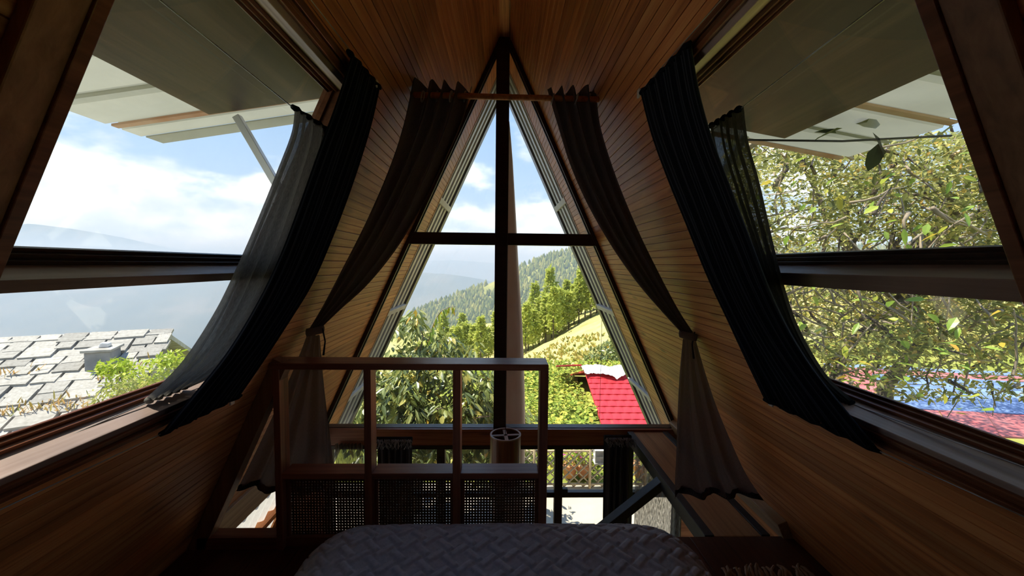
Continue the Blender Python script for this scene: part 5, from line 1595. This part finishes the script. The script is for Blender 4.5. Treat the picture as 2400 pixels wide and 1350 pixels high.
def build_lantern():
    c = PY(1403, 1068, 5.4); root = empty('lantern', c-Vector((0, 0, .09))); tag(root, 'small white box lantern hanging outside near the dark fringed curtain', 'lantern')
    for sx in (-1, 1):
        for sy in (-1, 1): MB().box((sx*.055-.008, sy*.055-.008, 0), (sx*.055+.008, sy*.055+.008, .18)).build('corner_post', M['lantern_white'], root)
    MB().box((-.068, -.068, -.012), (.068, .068, .012)).build('base_plate', M['lantern_white'], root, bevel=.004)
    MB().box((-.068, -.068, .17), (.068, .068, .195)).build('cap', M['lantern_white'], root, bevel=.006)
    MB().box((-.064, -.064, .085), (.064, .064, .098)).build('cross_band', M['lantern_white'], root)
    MB().box((-.05, -.05, .012), (.05, .05, .17)).build('frosted_panel', M['tarp'], root)
    MB().tube([(0, 0, .19), (0, 0, 2.4)], .003, 5).build('cord', M['steel'], root)
build_lantern()
def potted(px, d, label, mat, flowers, hgt=.5):
    c = PY(px, 1100, d); root = empty('potted_plant', (c.x, d, LOWZ)); tag(root, label, 'plant')
    n = 14; mb = MB()
    for z, r in ((0, .10), (.20, .14), (.22, .155), (.25, .155)):
        mb.v += [(r*math.cos(2*math.pi*k/n), r*math.sin(2*math.pi*k/n), z) for k in range(n)]
    for a in range(3):
        for k in range(n): mb.f.append((a*n+k, a*n+(k+1) % n, (a+1)*n+(k+1) % n, (a+1)*n+k))
    mb.f.append(tuple(range(n-1, -1, -1))); mb.f.append(tuple(range(3*n, 4*n)))
    mb.build('pot', mat, root, smooth=True)
    m = 160; q = rng.normal(0, 1, (m, 3)); q /= np.linalg.norm(q, axis=1, keepdims=True)
    P = q*np.array([.20, .20, hgt*.45])*rng.random((m, 1))**.4+np.array([0, 0, .25+hgt*.42])
    leaf_cloud('foliage', P, q+np.array([0, 0, .2]), rng.uniform(.06, .13, m), rng.uniform(.025, .05, m), M['leaf_big'], root)
    m = flowers
    if m:
        q = rng.normal(0, 1, (m, 3)); q /= np.linalg.norm(q, axis=1, keepdims=True); q[:, 2] = np.abs(q[:, 2])
        P = q*np.array([.2, .2, hgt*.5])+np.array([0, 0, .25+hgt*.42])
        leaf_cloud('flowers', P, q, rng.uniform(.05, .09, m), rng.uniform(.05, .08, m), M['flower'], root)
potted(1335, 6.95, 'terracotta pot with pink flowers behind the lattice, left of the lantern', M['pot_orange'], 26)
potted(1368, 6.95, 'terracotta pot with leafy plant behind the lattice, under the lantern', M['pot_orange'], 10, .42)
potted(1500, 6.95, 'terracotta pot with red flowers behind the lattice, beside the streaked curtain', M['pot_orange'], 40, .7)
leafy_shrub('shrub', 'grey-green hedge shrub behind the lattice left of the lamp', 'shrub', [(1130,1075,7.4,60,45),(1220,1080,7.4,50,40)], 420, .13, .045, M['leaf_front'])
leafy_shrub('shrub', 'green hedge shrub behind the lattice right of the railing', 'shrub', [(1310,1085,7.6,60,48),(1390,1085,7.6,60,45),(1470,1080,7.6,50,45)], 420, .13, .05, M['leaf_field'])

# ---- pines on the near slope, each a tree of its own
def pine_mesh(seed, h=13.0):
    rd = np.random.default_rng(seed)
    P = []; Dr = []
    for k in range(34):
        z = h*(0.28+0.72*k/34); r = (1.0-0.82*((k/34)**1.4))*h*0.17*rd.uniform(.7, 1.2)
        for j in range(7):
            a = rd.random()*6.28; rr = r*rd.uniform(.35, 1.0)
            P.append((rr*math.cos(a), rr*math.sin(a), z+rd.normal(0, .25))); Dr.append((math.cos(a), math.sin(a), rd.uniform(-.1, .5)))
    return np.array(P), np.array(Dr)
def build_pines():
    protos = []
    for sd_ in (1, 2, 3):
        root = empty('pine_tree'); P, Dr = pine_mesh(sd_)
        n = len(P)
        # foliage tufts: three crossed leaves per tuft
        P3 = np.repeat(P, 3, 0); D3 = np.repeat(Dr, 3, 0)+rng.normal(0, .7, (n*3, 3))
        leaf_cloud('foliage', P3, D3, rng.uniform(.7, 1.3, n*3), rng.uniform(.35, .65, n*3), M['pine'], root)
        MB().tube([(0, 0, -1), (0.1, 0, 5), (0, .1, 12)], [.22, .16, .05], 7).build('trunk', M['bark'], root, smooth=True)
        protos.append(root)
    # hill surface of the near slope: sample the mesh columns
    nc, nr, _ = near.shape
    spots = []
    rd = random.Random(9)
    want = [(1052,.97),(1072,.94),(1093,1.0),(1112,.96),(1128,.90),(1146,.98),(1165,.93),(1210,1.0),(1224,.92),(1240,.97),(1252,.88),(1266,.99),(1282,.93),(1296,1.0),(1310,.95),(1322,1.02),(1336,.97),(1348,1.03),(1360,.99),(1374,1.04),(1388,1.0),(1402,1.05),(1330,1.12),(1290,1.10),(1255,1.12),(1215,1.10),(1180,1.08),(1130,1.1),(1085,1.1),(1040,1.08),(1010,1.02),(985,1.05),(1420,1.02),(1438,1.06),(1365,1.12),(1395,1.12),(1235,.80),(1300,.84),(1278,1.05),(1313,1.07),(1190,.97),(1064,1.04),(1104,1.06)]
    for i, (px, kk) in enumerate(want):
        t = tan_of(px); col = int(round((t+2.6)/5.2*(nc-1))); row = int(round(min(kk, 1.34)/1.35*(nr-1)))
        p = near[col, row]
        o = protos[i % 3] if i < 3 else copy_tree(protos[i % 3])
        o.location = (t*p[1], p[1], p[2]-0.3); s_ = rd.uniform(.62, .95); o.scale = (s_, s_, s_*rd.uniform(.9, 1.15)); o.rotation_euler.z = rd.uniform(0, 6.28)
        tag(o, 'tall pine tree on the sunlit slope beyond the field', 'tree', 'pines on the meadow slope')
build_pines()

# tufts of dry grass and scrub on the meadow slope
def build_scrub():
    nc, nr, _ = near.shape; n = 5000
    t = tan_of(980)+rng.random(n)*(tan_of(2300)-tan_of(980)); ci = (t+2.6)/5.2*(nc-1); ri = (0.05+0.75*rng.random(n))/1.35*(nr-1)
    i0 = np.clip(ci.astype(int), 0, nc-2); j0 = np.clip(ri.astype(int), 0, nr-2); fu = (ci-i0)[:, None]; fv = (ri-j0)[:, None]
    P = near[i0, j0]*(1-fu)*(1-fv)+near[i0+1, j0]*fu*(1-fv)+near[i0, j0+1]*(1-fu)*fv+near[i0+1, j0+1]*fu*fv
    k = fbm(P[:, 0]*.13, P[:, 1]*.13, 4, 77) > -0.04; P = P[k]; n = len(P)
    P3 = np.repeat(P, 3, 0); D3 = rng.normal(0, .7, (n*3, 3)); D3[:, 2] = 1.0
    o = leaf_cloud('meadow_scrub', P3, D3, rng.uniform(.25, .8, n*3), rng.uniform(.15, .4, n*3), M['scrub'])
    tag(o, 'tufts of dry grass and scrub dotting the meadow slope', 'scrub', kind='stuff')
M['scrub'] = leaf_mat('scrub', [(0.0, (0.16, 0.19, 0.05)), (0.5, (0.40, 0.36, 0.09)), (1.0, (0.62, 0.45, 0.15))], 0.2, 0.0, 0.6)
build_scrub()

# ---- wooded far hillside: canopy trees beyond counting
def build_forest():
    nc, nr, _ = forest.shape; n = 17000
    c = rng.random(n); ci = (0.36+0.36*c)*(nc-1); ri = (0.12+0.62*rng.random(n)**0.8)*(nr-1)
    i0 = np.clip(ci.astype(int), 0, nc-2); j0 = np.clip(ri.astype(int), 0, nr-2); fu = (ci-i0)[:, None]; fv = (ri-j0)[:, None]
    P = forest[i0, j0]*(1-fu)*(1-fv)+forest[i0+1, j0]*fu*(1-fv)+forest[i0, j0+1]*(1-fu)*fv+forest[i0+1, j0+1]*fu*fv
    dens = fbm(P[:, 0]*.012, P[:, 1]*.012, 4, 51); k = dens > -0.16; P = P[k]; n = len(P)
    hgt = rng.uniform(5, 11, n); rad = hgt*rng.uniform(.20, .34, n)
    # the conifers that show largest stand as trees of their own
    pxs = P[:, 0]/P[:, 1]*F+1178; vis = (pxs > 930) & (pxs < 1500)
    order = np.argsort(np.where(vis, -hgt/P[:, 1], 1.0)); near_i = order[:220]
    single = []
    for v_ in range(3):
        mb = MB(); m_ = 8; rd = random.Random(60+v_)
        tiers = [(0.10, 1.0), (0.36, 0.86), (0.36, 0.62), (0.62, 0.58), (0.62, 0.36), (1.0, 0.0)]
        for t_, (zz, rr) in enumerate(tiers[:-1]):
            mb.v += [(rr*rd.uniform(.75, 1.25)*math.cos(2*math.pi*(j+.5*t_)/m_), rr*rd.uniform(.75, 1.25)*math.sin(2*math.pi*(j+.5*t_)/m_), zz+rd.uniform(-.04, .02)) for j in range(m_)]
        mb.v.append((0, 0, 1.0))
        for t_ in range(4):
            for j in range(m_): mb.f.append((t_*m_+j, t_*m_+(j+1) % m_, (t_+1)*m_+(j+1) % m_, (t_+1)*m_+j))
        for j in range(m_): mb.f.append((4*m_+j, 4*m_+(j+1) % m_, 5*m_))
        me_ = bpy.data.meshes.new('conifer_tree'); me_.from_pydata(mb.v, [], mb.f); me_.update(); me_.materials.append(M['forest']); single.append(me_)
    for k_, i_ in enumerate(near_i):
        o = bpy.data.objects.new('conifer_tree', single[k_ % 3]); COL.objects.link(o); o.location = tuple(P[i_])
        o.scale = (rad[i_], rad[i_], hgt[i_]); o.rotation_euler.z = k_*1.7
        tag(o, 'small hazy conifer on the wooded hillside across the valley', 'tree', 'conifers on the far hillside')
    keep = np.ones(n, bool); keep[near_i] = False; P = P[keep]; hgt = hgt[keep]; rad = rad[keep]; n = len(P)
    # ragged cone, two tiers, 7 sides
    m = 7; V = []; Fc = []
    a = np.linspace(0, 2*math.pi, m, endpoint=False)
    ring = np.stack([np.cos(a), np.sin(a)], 1)
    jit = rng.uniform(.7, 1.3, (n, m))
    R1 = np.concatenate([P[:, None, :2]+ring[None]*(rad[:, None]*jit)[:, :, None], np.broadcast_to((P[:, 2]+hgt*.12)[:, None, None], (n, m, 1))], 2)
    R2 = np.concatenate([P[:, None, :2]+ring[None]*(rad[:, None]*.72*jit[:, ::-1])[:, :, None], np.broadcast_to((P[:, 2]+hgt*.55)[:, None, None], (n, m, 1))], 2)
    T = np.stack([P[:, 0], P[:, 1], P[:, 2]+hgt], 1)[:, None, :]
    V = np.concatenate([R1, R2, T], 1); w = 2*m+1
    fl = []
    for j in range(m):
        j2 = (j+1) % m; fl += [(j, j2, m+j2), (j, m+j2, m+j), (m+j, m+j2, 2*m)]
    Fc = (np.arange(n)[:, None, None]*w+np.array(fl)[None]).reshape(-1, 3)
    me = arr_mesh('forest', V.reshape(-1, 3), Fc, tint=np.repeat(rng.random(n), w))
    o = mesh_obj('forest', me, M['forest']); tag(o, 'dense conifer forest covering the hillside across the valley', 'forest', kind='stuff')
build_forest()

# ---- haze in the valley air
def build_haze():
    m, nt, N, L = new_mat('valley_haze')
    vs = N('ShaderNodeVolumeScatter'); vs.inputs['Color'].default_value = (0.66, 0.83, 1.0, 1)
    vs.inputs['Density'].default_value = 0.00058; vs.inputs['Anisotropy'].default_value = 0.0
    va_ = N('ShaderNodeVolumeAbsorption'); va_.inputs['Color'].default_value = (0.35, 0.60, 0.95, 1)
    va_.inputs['Density'].default_value = 0.00013
    ad = N('ShaderNodeAddShader'); L(vs.outputs[0], ad.inputs[0]); L(va_.outputs[0], ad.inputs[1])
    o = N('ShaderNodeOutputMaterial'); L(ad.outputs[0], o.inputs['Volume'])
    ob = MB().box((-9000, 70, -1200), (7000, 8000, 150)).build('haze', m)
    tag(ob, 'blue haze hanging in the valley air', 'haze', kind='stuff')
build_haze()
